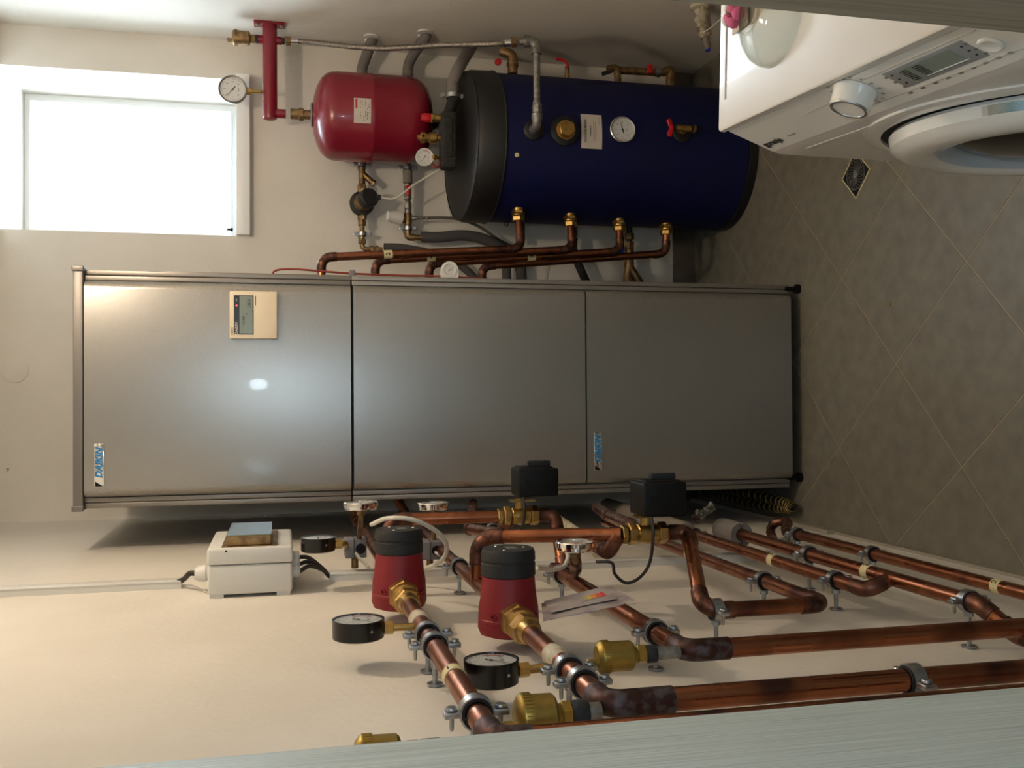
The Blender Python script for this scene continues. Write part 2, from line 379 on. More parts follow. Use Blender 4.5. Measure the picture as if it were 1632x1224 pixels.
def badge(c, par):
    o = part('badge', MB().box(c, (.108, .002, .0235), bev=.0008), 'chrome', par, 'silver maker badge with blue lettering')
    c = Vector(c); f = c + Vector((0, -.0013, 0))
    part('badge_lettering', MB().text('DAIKIN', f + Vector((.006, -.0003, 0)), X3, Z3, .0225, bold=.0009, shear=.25), 'blueink', o)
    part('badge_mark', MB().add([f + Vector(p) for p in ((-.052, -.0003, -.009), (-.040, -.0003, .009), (-.052, -.0003, .009))], [(0, 1, 2)]), 'black', o)
badge(W(158, 742, Y=CF - .001), hp); badge(W(953, 719, Y=CF - .001), ht)
# wired control display stuck on the upper door
c0, c1 = W(366, 540, Y=CF - .012), W(443, 465, Y=CF - .012)
th = root('control_display', 'cream wall controller with LCD on the upper silver cabinet door', 'controller', ((c0.x + c1.x) / 2, CF, c1.z))
part('case', MB().bb((c0.x, CF - .018, c1.z), (c1.x, CF - .0005, c0.z), .004), 'beige', th)
part('flap', MB().bb((c0.x + .002, CF - .0195, c1.z + .003), (c1.x - .002, CF - .017, c0.z - .062), .001), 'beige', th)
def onth(fx, fz, d=.0): return Vector((c0.x + fx * (c1.x - c0.x), CF - .0185 - d, c0.z + fz * (c1.z - c0.z)))
fr_ = part('screen_frame', MB().bb(onth(.09, .09), onth(.91, .49, .0008)), 'lcdframe', th)
part('screen', MB().bb(onth(.11, .205, .0005), onth(.89, .475, .0012)), 'lcd', fr_)
part('maker_lettering', MB().text('DAIKIN', onth(.21, .145, .0016), X3, Z3, .0095, bold=.0002, shear=.2), 'paper', fr_)
part('indicator_lamp', MB().lathe([(0, .0022), (.001, .001)], onth(.69, .145, .001), -Y3, 12), 'led', fr_)
part('lamp_lettering', MB().text('ON', onth(.81, .145, .0016), X3, Z3, .005), 'paper', fr_)
part('digits', MB().text('38.0', onth(.74, .405, .0018), X3, Z3, .0125).text('11:08', onth(.38, .29, .0018), X3, Z3, .010).text('*', onth(.52, .37, .0018), X3, Z3, .01), 'ink', fr_)
b = MB()
for k in range(5): b.box(onth(.09 + .033 * k, .05, .0), (.0016, .001, .006))
part('speaker_slots', b, 'grey' if 'grey' in T else 'greyink', th)
part('flap_catch', MB().box(onth(.80, .535, .001), (.024, .0008, .0022)), 'greyink', th)
# ================================================================= FITTINGS: builders
def clamp(o, ax, n, dist, r, label, e=None, group=None, wd=.013, studr=.0036):
    o = Vector(o); ax = Vector(ax).normalized(); n = Vector(n).normalized(); e = ax.cross(n).normalized()
    q = root('pipe_clamp', label, 'pipe clamp', o + n * dist, group)
    w2 = wd / 2
    part('rubber_lining', MB().lathe([(-w2 - .0015, r + .0005), (-w2 - .0015, r + .0035), (w2 + .0015, r + .0035), (w2 + .0015, r + .0005)], o, ax, 28, closed=True), 'rubber', q)
    part('band', MB().lathe([(-w2, r + .003), (-w2, r + .0055), (w2, r + .0055), (w2, r + .003)], o, ax, 28, closed=True), 'zinc', q)
    for s in (-1, 1):
        c = o + e * s * (r + .013)
        ea = part('ear', MB().box(c, (.017, wd, .0065), (e, ax, n), .0012), 'zinc', q)
        part('screw', MB().lathe([(-.0045, .0055), (-.0035, .0062), (-.001, .0062), (0, .0027), (.019, .0024), (.021, .001)], c - n * .003, n, 12), 'zinc', ea)
    part('stud', MB().cyl(o + n * (r + .003), o + n * dist, studr, seg=10).hexn(o + n * (r + .004), o + n * (r + .011), .0075).lathe([(0, .011), (.003, .011)], o + n * (dist - .004), n, 16), 'zinc', q)
    return q
def tag_on(p, ax, r, txt, par, facing, up=None):
    """cream tape collar with a hand written number; facing = side the number shows on"""
    p, ax, fc = Vector(p), Vector(ax).normalized(), Vector(facing); fc = (fc - ax * fc.dot(ax)).normalized()
    t = part('number_tape', MB().lathe([(-.010, r), (-.010, r + .0008), (.010, r + .0008), (.010, r)], p, ax, 28, closed=True), 'tape', par, 'cream tape collar numbered %s' % txt)
    ex = ax.cross(fc) * 1.0
    part('number', MB().text(txt, p + fc * (r + .0011), ex, ax, .0165, bold=.0004, wrap=r + .0011) if up is None else MB().text(txt, p + fc * (r + .0011), ex, ax * up, .0165, bold=.0004), 'ink', t)
def pipe(label, pts, r, bend=.024, m='cop', fm='fit', couplings=(), name='copper_pipe', cat='pipe', elbow=True, group=None, fr=1.13, seg=28):
    full, segs = fillet(pts, bend)
    q = root(name, label, cat, pts[0], group)
    part('tube', MB().tube(full, r, seg), m, q)
    if elbow:
        for s in segs:
            k = len(s); rr = [r * fr] * k
            part('elbow', MB().tube(s, r, seg, rr=rr), fm, q)
    for (a, c) in couplings:
        part('coupling', MB().cyl(a, c, r * fr, seg=seg), fm, q)
    return q
def gauge(c, n, up, r, dep, case, label, stem=None, stemat='brass', needle=2.2, reds=False, txt='bar', bez=None, name='pressure_gauge', hexr=.0095, nums=True):
    """c = centre of the front rim; stem = list of points from the case to what carries it"""
    c, n, up = Vector(c), Vector(n).normalized(), Vector(up).normalized(); up = (up - n * up.dot(n)).normalized(); ex = up.cross(n)
    base = Vector(stem[-1]) if stem else c - n * dep
    q = root(name, label, 'gauge', base)
    part('case', MB().lathe([(-dep, r * .90), (-dep + .002, r * .985), (-.004, r), (0, r), (0, r * .93), (-.0035, r * .905), (-.006, r * .4)], c, n, 44), case, q)
    if bez: part('bezel', MB().lathe([(-.007, r), (-.007, r * 1.035), (0, r * 1.04), (.002, r * .99), (.0005, r * .9), (-.003, r * .9)], c, n, 44, closed=True), bez, q)
    part('case_screw', MB().lathe([(0, .0022), (.0012, .0018)], c - n * dep * .45 + (-ex * .9 + -up * .436).normalized() * (r * .985), (-ex * .9 + -up * .436).normalized(), 10), 'zinc', q) if dep > .027 else None
    f = part('dial', MB().lathe([(-.0032, r * .905), (-.0022, r * .905)], c, n, 44), 'dial', q)
    b = MB(); o = c - n * .0020
    for k in range(25):
        a = math.radians(225 - 270 * k / 24); d = ex * math.cos(a) + up * math.sin(a); t = n.cross(d); L = .14 if k % 4 == 0 else .08
        b.box(o + d * r * (.82 - L / 2), (r * L, r * .02, .0003), (d, t, n))
    if nums:
        for k in range(0, 7, 1):
            a = math.radians(225 - 45 * k); d = ex * math.cos(a) + up * math.sin(a)
            b.text(str(k), o + d * r * .56 + n * .0002, ex, up, r * .22)
    b.text(txt, o - up * r * .38 + n * .0002, ex, up, r * .24)
    part('dial_markings', b, 'ink', f)
    if reds:
        b = MB()
        for k in range(9):
            a = math.radians(10 - 55 * k / 8); d = ex * math.cos(a) + up * math.sin(a); t = n.cross(d); b.box(o + d * r * .72, (r * .06, r * .09, .0003), (d, t, n))
        part('red_zone', b, 'dialred', f)
    a = needle; d = ex * math.cos(a) + up * math.sin(a); t = n.cross(d)
    b = MB(); o2 = c - n * .0012
    b.add([o2 + t * r * .035, o2 - t * r * .035, o2 + d * r * .72 - t * r * .008, o2 + d * r * .72 + t * r * .008], [(0, 1, 2, 3)])
    b.add([o2 + t * r * .03, o2 - t * r * .03, o2 - d * r * .28 - t * r * .05, o2 - d * r * .28 + t * r * .05], [(0, 3, 2, 1)])
    b.lathe([(-.0005, r * .07), (.0006, r * .05)], o2, n, 16)
    part('needle', b, 'redplastic' if reds == 2 else 'ink', q)
    part('glass', MB().lathe([(-.0006, r * .915), (-.0002, r * .915)], c, n, 44), 'gpane', q)
    if stem:
        s = [Vector(p) for p in stem]; d = (s[1] - s[0]).normalized(); L = (s[1] - s[0]).length
        part('stem', MB().tube(fillet(s, .01)[0], .0055, 14), stemat, q)
        part('hex_nut', MB().hexn(s[0] + d * L * .12, s[0] + d * min(L * .75, L * .12 + .014), hexr), stemat, q)
    return q
def air_vent(base, up, r, h, label, m='olive', wrapl=.022, stub=0, side=None):
    """automatic air vent: threaded wrap, hexagon, drum, knurled rim, offset cap; base at the pipe"""
    base, up = Vector(base), Vector(up).normalized(); side = Vector(side or (-.6, -.8, 0)); side = (side - up * side.dot(up)).normalized()
    q = root('air_vent', label, 'air vent', base)
    if stub: part('stub', MB().cyl(base, base + up * stub, r * .40), 'galv', q)
    p = base + up * stub
    part('thread_seal', MB().lathe([(0, r * .52), (.003, r * .56), (wrapl - .003, r * .56), (wrapl, r * .5)], p, up, 20), 'hemp', q); p = p + up * wrapl
    part('hex_nut', MB().hexn(p, p + up * .012, r * .58).lathe([(.012, r * .45), (.016, r * .5), (.018, r * .8)], p, up, 24), m, q); p = p + up * .018
    part('drum', MB().lathe([(0, r * .8), (.003, r * .92), (h - .012, r * .94), (h - .012, r), (h - .002, r), (h, r * .96), (h + .004, r * .7)], p, up, 36), m, q)
    b = MB()
    for k in range(36):
        a = 2 * PI * k / 36; _, u, v = frame_of(up); d = u * math.cos(a) + v * math.sin(a)
        b.box(p + up * (h - .007) + d * r, (.0012, .0012, .009), (d, up.cross(d), up))
    part('knurled_rim', b, m, q)
    part('vent_cap', MB().lathe([(0, r * .24), (.008, r * .24), (.009, r * .30), (.017, r * .30), (.019, r * .2)], p + up * (h + .001) + side * r * .45, up, 18), m, q)
    return q
CP = .0122
ZA = W(762, 1140, X=-.328).z
ZB = W(910, 1070, X=-.328).z
XA, XB = -.328, -.328
def on(x, X): return W(x, 639 + (x - 450) * 1, X=X)
def hz(x, y, X, Z):                     # point on a level pipe at plane X whose picture is at (x,y)
    p = W(x, y, X=X); return Vector((X, p.y, Z))
# ---------------- line A (uppermost, with the first red pump)
A_el = hz(789, 1183, XA, ZA)
yA_t = 1.80
A_pump = Vector((XA, W(636, 938, X=XA).y, ZA)); print('pumpA', A_pump)
pa = pipe('top copper pipe on the left wall, numbered 1, running towards the first red pump', [Vector((-.262, 2.74, ZA + .02)), Vector((XA, 2.70, ZA)), Vector((XA, A_pump.y + .10, ZA))], CP, bend=.02)
pa2 = pipe('thick copper pipe numbered 1 before the upper red pump, turning down by the door frame', [Vector((XA, A_pump.y - .140, ZA)), A_el, W(1640, 1095, X=XA - .0) * 0 + Vector((XA, A_el.y, .04))], CP + .0008, bend=.02, fm='burnt')
tag_on(hz(713, 1080, XA, ZA), Y3, CP + .0008, '1', pa2, (.75, 0, .5))
wr = MB().lathe([(-.020, CP + .0012), (-.016, CP + .0035), (.012, CP + .0028), (.020, CP + .001)], hz(661, 990, XA, ZA), Y3, 24)
part('sealed_sleeve', wr, 'tapedwhite', pa2, 'soldered sleeve smeared with white and red paste')
clamp(hz(674, 1012, XA, ZA), Y3, -X3, XA - WL, CP + .001, 'zinc pipe clamp just in front of the upper red pump, farther of the pair')
clamp(hz(683, 1030, XA, ZA), Y3, -X3, XA - WL, CP + .001, 'zinc pipe clamp in front of the upper red pump, nearer of the pair')
clamp(hz(760, 1135, XA, ZA), Y3, -X3, XA - WL, CP + .001, 'zinc pipe clamp beside the door frame on the topmost copper pipe', wd=.015)
# hidden vent above the elbow
air_vent(A_el + Vector((0, -.006, .012)), Z3, .0195, .037, 'brass air vent half hidden by the pale door frame', stub=.040, wrapl=.022)
# ---------------- pumps
def pump(c, label, r=.0425, xo=-.241, xi=-.362):
    q = root('circulation_pump', label, 'pump', (c.x, c.y, c.z))
    xc = xo - .042
    # red shroud: drum that widens into a hexagonal-ish volute near the wall
    seg = 40; b = MB(); prof = [(xc + .002, .88), (xc, .95), (xc - .030, 1.0), (xc - .048, 1.06), (xi + .014, 1.08), (xi + .004, .98), (xi, .72)]
    P = []
    for i, (x, k) in enumerate(prof):
        for s in range(seg):
            a = 2 * PI * s / seg; kk = k
            if i >= 2:
                lob = max(0, math.cos(4 * a)) * .05 * (i - 1) / 4; kk = k * (1 + lob)
            P.append(Vector((x, c.y + math.cos(a) * r * kk, c.z + math.sin(a) * r * kk)))
    Fs = [(i * seg + s, i * seg + (s + 1) % seg, (i + 1) * seg + (s + 1) % seg, (i + 1) * seg + s) for i in range(len(prof) - 1) for s in range(seg)]
    Fs += [tuple(range(seg)), tuple(range((len(prof) - 1) * seg, len(prof) * seg))]
    sh = part('shroud', b.add(P, Fs), 'pumpred', q)
    part('shroud_rib', MB().lathe([(0, r * 1.065), (.002, r * 1.10), (.006, r * 1.10), (.008, r * 1.06)], (xi + .022, c.y, c.z), X3, 40), 'pumpred', sh)
    for a in (2.4, 4.0, 5.5, .8):
        d = Vector((0, math.cos(a), math.sin(a)))
        part('bolt_hole', MB().lathe([(0, .005), (.004, .005), (.004, .003), (-.0005, .003)], Vector((xi + .036, c.y, c.z)) + d * r * 1.04 - d * .001, d, 12), 'pumpred', sh)
    hd = part('motor_head', MB().lathe([(0, r * .94), (.002, r * .98), (.020, r * .98), (.021, r * .955), (.024, r * .955), (.025, r * .98), (.037, r * .97), (.042, r * .92), (.042, .001)], (xc, c.y, c.z), X3, 44), 'greyplastic', q)
    for k in range(3):
        a = 2.1 * k + .6; d = Vector((0, math.cos(a), math.sin(a)))
        part('head_screw', MB().lathe([(0, .003), (.0012, .0025)], Vector((xo, c.y, c.z)) + d * r * .6, X3, 10), 'chrome', hd)
    for s in (-1, 1):
        y0 = c.y + s * .043
        def yy(t): return Vector((c.x, c.y + s * t, c.z))
        u = part('union_nut', MB().hexn(yy(.043), yy(.070), .0265).lathe([(0, .0225), (.006, .0235), (.022, .0235), (.026, .019)], yy(.070), (0, s, 0), 28), 'brass', q)
        if s < 0: part('union_tail', MB().hexn(yy(.096), yy(.124), .0225, .3).lathe([(0, .0175), (.010, .0165), (.022, .0150)], yy(.124), (0, s, 0), 24), 'brass', u)
        else: part('union_tail', MB().hexn(yy(.094), yy(.106), .0215, .3), 'brass', u)
    part('rating_label', MB().box((xo + .0003, c.y, c.z - .004), (.0004, .022, .016)), 'greyink', hd)
    return q
pump(A_pump, 'upper red pump with black head, nearer the white control box', xo=W(615, 843, Y=A_pump.y).x)
B_el = hz(956, 1124, XB, ZB)
B_pump = Vector((XB, W(806, 977, X=XB).y, ZB)); print('pumpB', B_pump, ZA, ZB, A_el, B_el)
pump(B_pump, 'lower red pump with black head, below the first pump', xo=W(815, 873, Y=B_pump.y).x)
# ---------------- line B
yBt = W(755, 930, X=XB).y
XB2 = W(815, 853, Y=yBt).x
pb = pipe('copper pipe behind the lower red pump, running back along the wall', [Vector((-.262, 2.76, ZB + .03)), Vector((XB, 2.72, ZB)), Vector((XB, B_pump.y + .10, ZB))], CP, bend=.02)
p_front = pipe('vertical copper pipe left of the door frame, blackened elbow at its top', [Vector((XB, B_pump.y - .140, ZB)), B_el, Vector((XB, B_el.y, .05))], CP + .001, bend=.02, fm='burnt', couplings=[(B_el + Vector((0, 0, -.02)), B_el + Vector((0, 0, -.075)))])
part('sealed_sleeve', MB().lathe([(-.026, CP + .001), (-.02, CP + .0034), (.014, CP + .0028), (.022, CP + .001)], hz(887, 1048, XB, ZB), Y3, 24), 'tapedwhite', p_front, 'soldered sleeve smeared with pale paste')
clamp(hz(907, 1067, XB, ZB), Y3, -X3, XB - WL, CP + .001, 'zinc pipe clamp in front of the lower red pump, farther of the pair')
clamp(hz(926, 1088, XB, ZB), Y3, -X3, XB - WL, CP + .001, 'zinc pipe clamp beside the blackened elbow of the vertical pipe')
clamp(Vector((XB, B_el.y, W(1458, 1085, X=XB).z)), Z3, -X3, XB - WL, CP + .001, 'zinc pipe clamp on the vertical copper pipe by the door frame', wd=.016)
clamp(hz(738, 903, XB, ZB), Y3, -X3, XB - WL, CP, 'zinc pipe clamp between the two red pumps')
air_vent(B_el + Vector((-.004, -.008, .010)), Z3, .0250, .038, 'large brass air vent above the blackened elbow, nearest the door frame', stub=.014, wrapl=.018)
# branch A -> valve 1
V1Y = 1.88
v1 = W(829, 822, Y=V1Y); XA2 = v1.x; print('v1', v1)
pipe('copper pipe curving out behind the upper red pump and down to the first motor valve', [Vector((XA, V1Y + .02, ZA)), Vector((XA2, V1Y + .01, ZA - .0)), Vector((v1.x, v1.y, v1.z + .026))], CP, bend=.03)
# line D
XD = -.328
ZD = W(1000, 980, X=XD).z
D_el = hz(1083, 1038, XD, ZD); print('D', ZD, D_el)
yV1d = W(886, 908, X=XD).y
pd = pipe('copper pipe with a chrome gauge, running from under the first valve to a burnt elbow', [Vector((XD, yV1d, ZD)), D_el, Vector((XD, D_el.y, .43))], CP + .0008, bend=.02, fm='burnt', couplings=[(D_el + Vector((0, 0, -.02)), D_el + Vector((0, 0, -.06)))])
clamp(hz(1043, 1008, XD, ZD), Y3, -X3, XD - WL, CP + .001, 'zinc pipe clamp beside the foil pouch and the burnt elbow')
clamp(hz(896, 915, XD, ZD), Y3, -X3, XD - WL, CP + .001, 'zinc pipe clamp beside the chrome gauge under the first valve')
air_vent(D_el + Vector((0, -.002, .010)), Z3, .0205, .044, 'brass air vent on the burnt elbow under the foil pouch', stub=.032, wrapl=.014)
# ---------------- motor valves
def motor_valve(v, label, out, boxc, bsz, cable):
    K = 1.12
    q = root('motor_valve', label, 'valve', v)
    b = MB().lathe([(-.022, .0125), (-.018, .0165), (-.006, .0165), (0, .0185), (.008, .0165), (.016, .0165), (.02, .0125)], v, Z3, 28)
    part('valve_body', b, 'brass', q)
    part('union_nut', MB().hexn(v + Vector((0, 0, .020)), v + Vector((0, 0, .034)), .0195), 'brass', q)
    part('union_nut', MB().hexn(v + Vector((0, 0, .036)), v + Vector((0, 0, .046)), .0165, .3), 'brass', q)
    part('union_nut', MB().hexn(v - Vector((0, 0, .020)), v - Vector((0, 0, .036)), .0195), 'brass', q)
    part('valve_neck', MB().cyl(v, v + Vector((.034, 0, 0)), .010).box(v + Vector((.030, 0, -.004)), (.004, .022, .05)), 'brass', q)
    bc = Vector(boxc); a = part('actuator', MB().box(bc, bsz, bev=.004), 'black', q)
    part('actuator_step', MB().box(bc + Vector((bsz[0] * .5, 0, .002)), (.006, bsz[1] * .8, bsz[2] * .8), bev=.002), 'black', a)
    part('manual_lever', MB().box(bc + Vector((bsz[0] / 2 + .008, .0, -.008)), (.011, .014, .046), bev=.002), 'greyplastic', a)
    part('gland', MB().cyl(bc + Vector((0, -bsz[1] / 2 - .003, bsz[2] * .25)), bc + Vector((0, -bsz[1] / 2, bsz[2] * .25)), .006), 'black', a)
    part('cable', MB().tube(smooth(cable), .0028, 10), 'cabledark', q)
    return q
b1a, b1b = W(827, 793, Y=V1Y - .035), W(891, 746, Y=V1Y - .035)
bc1 = Vector(((b1a.x + b1b.x) / 2, V1Y, (b1a.z + b1b.z) / 2)); bs1 = (abs(b1a.x - b1b.x), .066, abs(b1a.z - b1b.z))
motor_valve(v1, 'upper brass motor valve with square black actuator, smaller in view', None, bc1, bs1,
    [W(834, 793, Y=V1Y - .04), W(836, 815, Y=V1Y - .045), W(833, 838, Y=V1Y - .03), W(824, 853, Y=V1Y), W(818, 862, Y=V1Y + .02)])
V2Y = 1.60
v2 = W(1030, 850, Y=V2Y)
b2a, b2b = W(1026, 825, Y=V2Y - .035), W(1095, 768, Y=V2Y - .035)
bc2 = Vector(((b2a.x + b2b.x) / 2, V2Y, (b2a.z + b2b.z) / 2)); bs2 = (abs(b2a.x - b2b.x), .07, abs(b2a.z - b2b.z))
motor_valve(v2, 'lower brass motor valve with square black actuator and looping cable', None, bc2, bs2,
    [W(1038, 824, Y=V2Y - .045), W(1041, 850, Y=V2Y - .05), W(1036, 895, Y=V2Y - .04), W(1020, 920, Y=V2Y - .02), W(998, 929, Y=V2Y), W(980, 915, Y=V2Y), W(975, 897, Y=V2Y), W(950, 895, Y=V2Y + .02)])
# copper joining valve 1 to line D
e1 = Vector((v1.x, V1Y, v1.z - .036)); zc = W(884, 845, Y=V1Y).z
pipe('copper bend under the first motor valve', [e1, Vector((v1.x, V1Y, zc)), Vector((XD, yV1d, zc)), Vector((XD, yV1d, ZD)) + Vector((0, 0, -.0))], CP, bend=.022)
# extra ports going back to the tower
pipe('short copper elbow behind the first motor valve', [v1 + Vector((-.004, .01, .018)), W(800, 852, Y=V1Y + .02), W(800, 852, Y=V1Y + .02) + Vector((-.02, .25, .02)), Vector((-.29, 2.7, .98))], CP, bend=.02)
clamp(W(786, 847, Y=V1Y + .16), Y3, -X3, W(786, 847, Y=V1Y + .16).x - WL, CP, 'small zinc pipe clamp behind the first motor valve')
# branch B -> valve 2
zt = ZB
q2 = W(985, 857, Y=V2Y + .03)
pipe('copper pipe bending out behind the lower red pump and down to the second motor valve', [Vector((XB, yBt, ZB)), Vector((XB2, yBt, ZB - .0)), Vector((v2.x, V2Y + .0, v2.z + .045))], CP, bend=.035)
pipe('short copper elbow behind the second motor valve', [v2 + Vector((-.0, .0, .052)), W(970, 880, Y=V2Y + .01), W(970, 880, Y=V2Y + .01) + Vector((-.0, .10, .0))], CP, bend=.014)
pipe('dark copper pipe coming out behind the second motor valve', [v2 + Vector((.0, .012, .008)), W(1003, 836, Y=V2Y + .12), W(970, 822, Y=V2Y + .4), W(950, 808, Y=V2Y + .8)], CP, bend=.03)
pb_ = pipe('taped pipe stub behind the first motor valve', [W(892, 829, Y=2.45), W(925, 852, Y=2.15), W(960, 870, Y=2.15) + Vector((-.03, 0, 0))], CP * .95, bend=.02, m='tapedwhite', fm='tapedwhite')
# ---------------- lower left pipes
XC = -.328
c3z = W(1275, 950, X=XC).z; c3p = W(1275, 951, X=XC)
cy = W(1140, 973, X=XC).y
z3 = c3p.z; top = W(1108, 958, X=XC)
Z3c = W(1220, 927, X=XC).z
el = Vector((XC, cy - .0, Z3c))
xv = W(1095, 870, Y=V2Y).x; zv = W(1097, 870, Y=V2Y).z
pc3 = pipe('copper pipe looping from the second motor valve down and back, numbered 1', [v2 - Vector((0, 0, .036)), Vector((v2.x, V2Y, zv)), Vector((XC, cy, top.z + .02)), Vector((XC, cy, Z3c)), Vector((XC, 2.5, Z3c))], CP, bend=.026)
tag_on(hz(1117, 882, XC, Z3c), Y3, CP, '1', pc3, (.8, 0, .3))
clamp(W(1141, 972, X=XC), Z3, -X3, XC - WL, CP, 'zinc pipe clamp at the top of the lowest copper loop', wd=.016)
clamp(hz(1217, 926, XC, Z3c), Y3, -X3, XC - WL, CP, 'zinc pipe clamp on the looping pipe numbered 1')
Z2c = W(1280, 908, X=XC).z; e2 = hz(1362, 942, XC, Z2c)
X1c = W(1421, 922, Y=e2.y).x; Z1c = W(1421, 922, Y=e2.y).z; print('c', Z3c, Z2c, Z1c, X1c)
pc2 = pipe('copper pipe numbered 2 below the looping pipe, joining the pipe beneath', [Vector((XC, 2.55, Z2c)), e2, Vector((X1c, e2.y, Z1c))], CP, bend=.018)
tag_on(hz(1234, 893, XC, Z2c), Y3, CP, '2', pc2, (.8, 0, .3))
clamp(hz(1124, 851, XC, Z2c), Y3, -X3, XC - WL, CP, 'zinc pipe clamp where beige foam sleeve ends')
clamp(hz(1328, 925, XC, Z2c), Y3, -X3, XC - WL, CP, 'zinc pipe clamp on the pipe numbered 2 before its elbow')
b = MB().lathe([(0, .022), (.004, .0245), (.6, .0245), (.604, .022)], hz(1112, 847, XC, Z2c), Y3, 28)
solo('foam_sleeve', b, 'foamlight', 'beige foam sleeve around the pipe behind the second motor valve', 'pipe insulation')
s1 = hz(1203, 851, X1c, Z1c)
e1c = hz(1562, 962, X1c, Z1c)
pc1 = pipe('copper pipe numbered 3 emerging from a split grey foam sleeve, thick elbow near the door', [s1 + Vector((0, .05, 0)), e1c, W(1622, 1012, X=X1c - .035), W(1628, 1045, X=X1c - .035) + Vector((0, 0, -.09))], CP + .0005, bend=.03)
tag_on(hz(1394, 911, X1c, Z1c), Y3, CP + .0005, '3', pc1, (.8, 0, .3))
clamp(hz(1303, 883, X1c, Z1c), Y3, -X3, X1c - WL, CP, 'zinc pipe clamp on the pipe numbered 3, beside the split foam sleeve')
clamp(hz(1542, 958, X1c, Z1c), Y3, -X3, X1c - WL, CP, 'zinc pipe clamp mostly hidden behind the thick elbow near the door')
# split foam sleeve
b = MB()
for s in (1, -1):
    pr = []
    for k in range(13):
        a = math.radians(8 + 164 * k / 12) * s; pr.append((math.cos(a) * .027, math.sin(a) * .027))
    for k in range(12, -1, -1):
        a = math.radians(8 + 164 * k / 12) * s; pr.append((math.cos(a) * .014, math.sin(a) * .014))
    cc = s1 + Vector((0, -.005, 0))
    b.prism(pr, 0, .10, lambda x, y, z, cc=cc: cc + Vector((x, z, y)))
solo('foam_sleeve', b, 'foammid', 'short split grey foam sleeve at the far end of pipe numbered 3', 'pipe insulation')
X4 = -.335; Z4 = W(1500, 911, X=X4).z
s4 = hz(1292, 851, X4, Z4)
pc4 = pipe('lowest copper pipe just above the floor, numbered 2', [s4, Vector((X4, .5, Z4))], CP)
tag_on(hz(1591, 935, X4, Z4), Y3, CP, '2', pc4, (.7, 0, .7))
clamp(hz(1404, 882, X4, Z4), Y3, -X3, X4 - WL, CP, 'zinc pipe clamp on the lowest copper pipe above the floor')
clamp(hz(1284, 851, X4, Z4), Y3, -X3, X4 - WL, CP, 'rusty zinc pipe clamp at the far end of the lowest pipe')
pts = [s4 + Vector((0, -.02, 0)), s4 + Vector((0, .05, .004)), W(1255, 832, X=X4 + .01), W(1236, 833, X=X4 + .005), W(1228, 845, X=X4 - .02), W(1232, 860, X=WL + .02)]
sp = smooth(pts, 8)
part('flexible_elbow', MB().tube(sp, .011, 16, rr=[.0115 + .0012 * math.sin(i * 1.9) for i in range(len(sp))]), 'fit', pc4, 'dark corroded flexible elbow')
# plastic wrap scraps
def crumple(o, ex, ey, a, c, amp, n=9, th=.0006):
    o, ex, ey = Vector(o), Vector(ex).normalized(), Vector(ey).normalized(); nz = ex.cross(ey); b = MB(); P = []
    rnd = random.Random(int(o.z * 1000)); g = [[rnd.uniform(-amp, amp) for _ in range(n)] for _ in range(n)]
    for side in (0, th):
        for i in range(n):
            for j in range(n):
                P.append(o + ex * (a * (i / (n - 1) - .5)) + ey * (c * (j / (n - 1) - .5)) + nz * (g[i][j] + side))
    Fs = []
    for i in range(n - 1):
        for j in range(n - 1):
            q = i * n + j; Fs.append((q, q + 1, q + n + 1, q + n)); q += n * n; Fs.append((q, q + n, q + n + 1, q + 1))
    return b.add(P, Fs)
b = crumple(W(1121, 816, X=-.27), (0, 1, -.4), (.6, 0, -.8), .10, .06, .012)
solo('plastic_film', b, 'plasticclear', 'crumpled clear plastic film scrap behind the second motor valve', 'plastic scrap')
b = crumple(W(1248, 868, X=-.345), (0, 1, 0), (.6, 0, -.8), .05, .04, .006)
solo('plastic_film', b, 'plasticclear', 'clear plastic film scrap beside the split grey foam sleeve', 'plastic scrap')
# ---------------- gauges and sensor boxes on the left wall
gx = -.238
def sensor_box(c, label, cab):
    q = root('sensor_box', label, 'sensor', c); c = Vector(c)
    bx = part('box', MB().box(c, (.040, .05, .045), bev=.003), 'greybox', q)
    part('box_seam', MB().box(c + Vector((0, -.0005, .004)), (.0415, .0505, .0012)), 'greyplastic', bx)
    g = part('cable_gland', MB().lathe([(0, .011), (.004, .0105), (.004, .006), (.001, .006)], c + Vector((0, -.025, -.010)), -Y3, 20), 'black', q)
    part('neck', MB().lathe([(0, .011), (.006, .011), (.008, .0075), (.04, .0075)], c + Vector((-.006, .01, 0)), (-1, 0, 0), 16), 'brassdull', q)
    part('cable', MB().tube(smooth(cab), .0035, 12), 'cablewhite', q)
sbA = Vector((W(566, 872, Y=2.12).x, 2.12, W(566, 872, Y=2.12).z))
sensor_box(sbA, 'grey sensor box with white cable behind the upper red pump', [W(567, 882, Y=2.095), W(573, 890, Y=2.08), W(582, 898, Y=2.07), W(588, 906, Y=2.05)])
sbB = Vector((W(686, 875, Y=2.14).x, 2.14, W(686, 875, Y=2.14).z))
sensor_box(sbB, 'grey sensor box with white cable between the two red pumps', [W(693, 880, Y=2.115), W(703, 886, Y=2.10), W(718, 898, Y=2.07), W(728, 906, Y=2.05)])
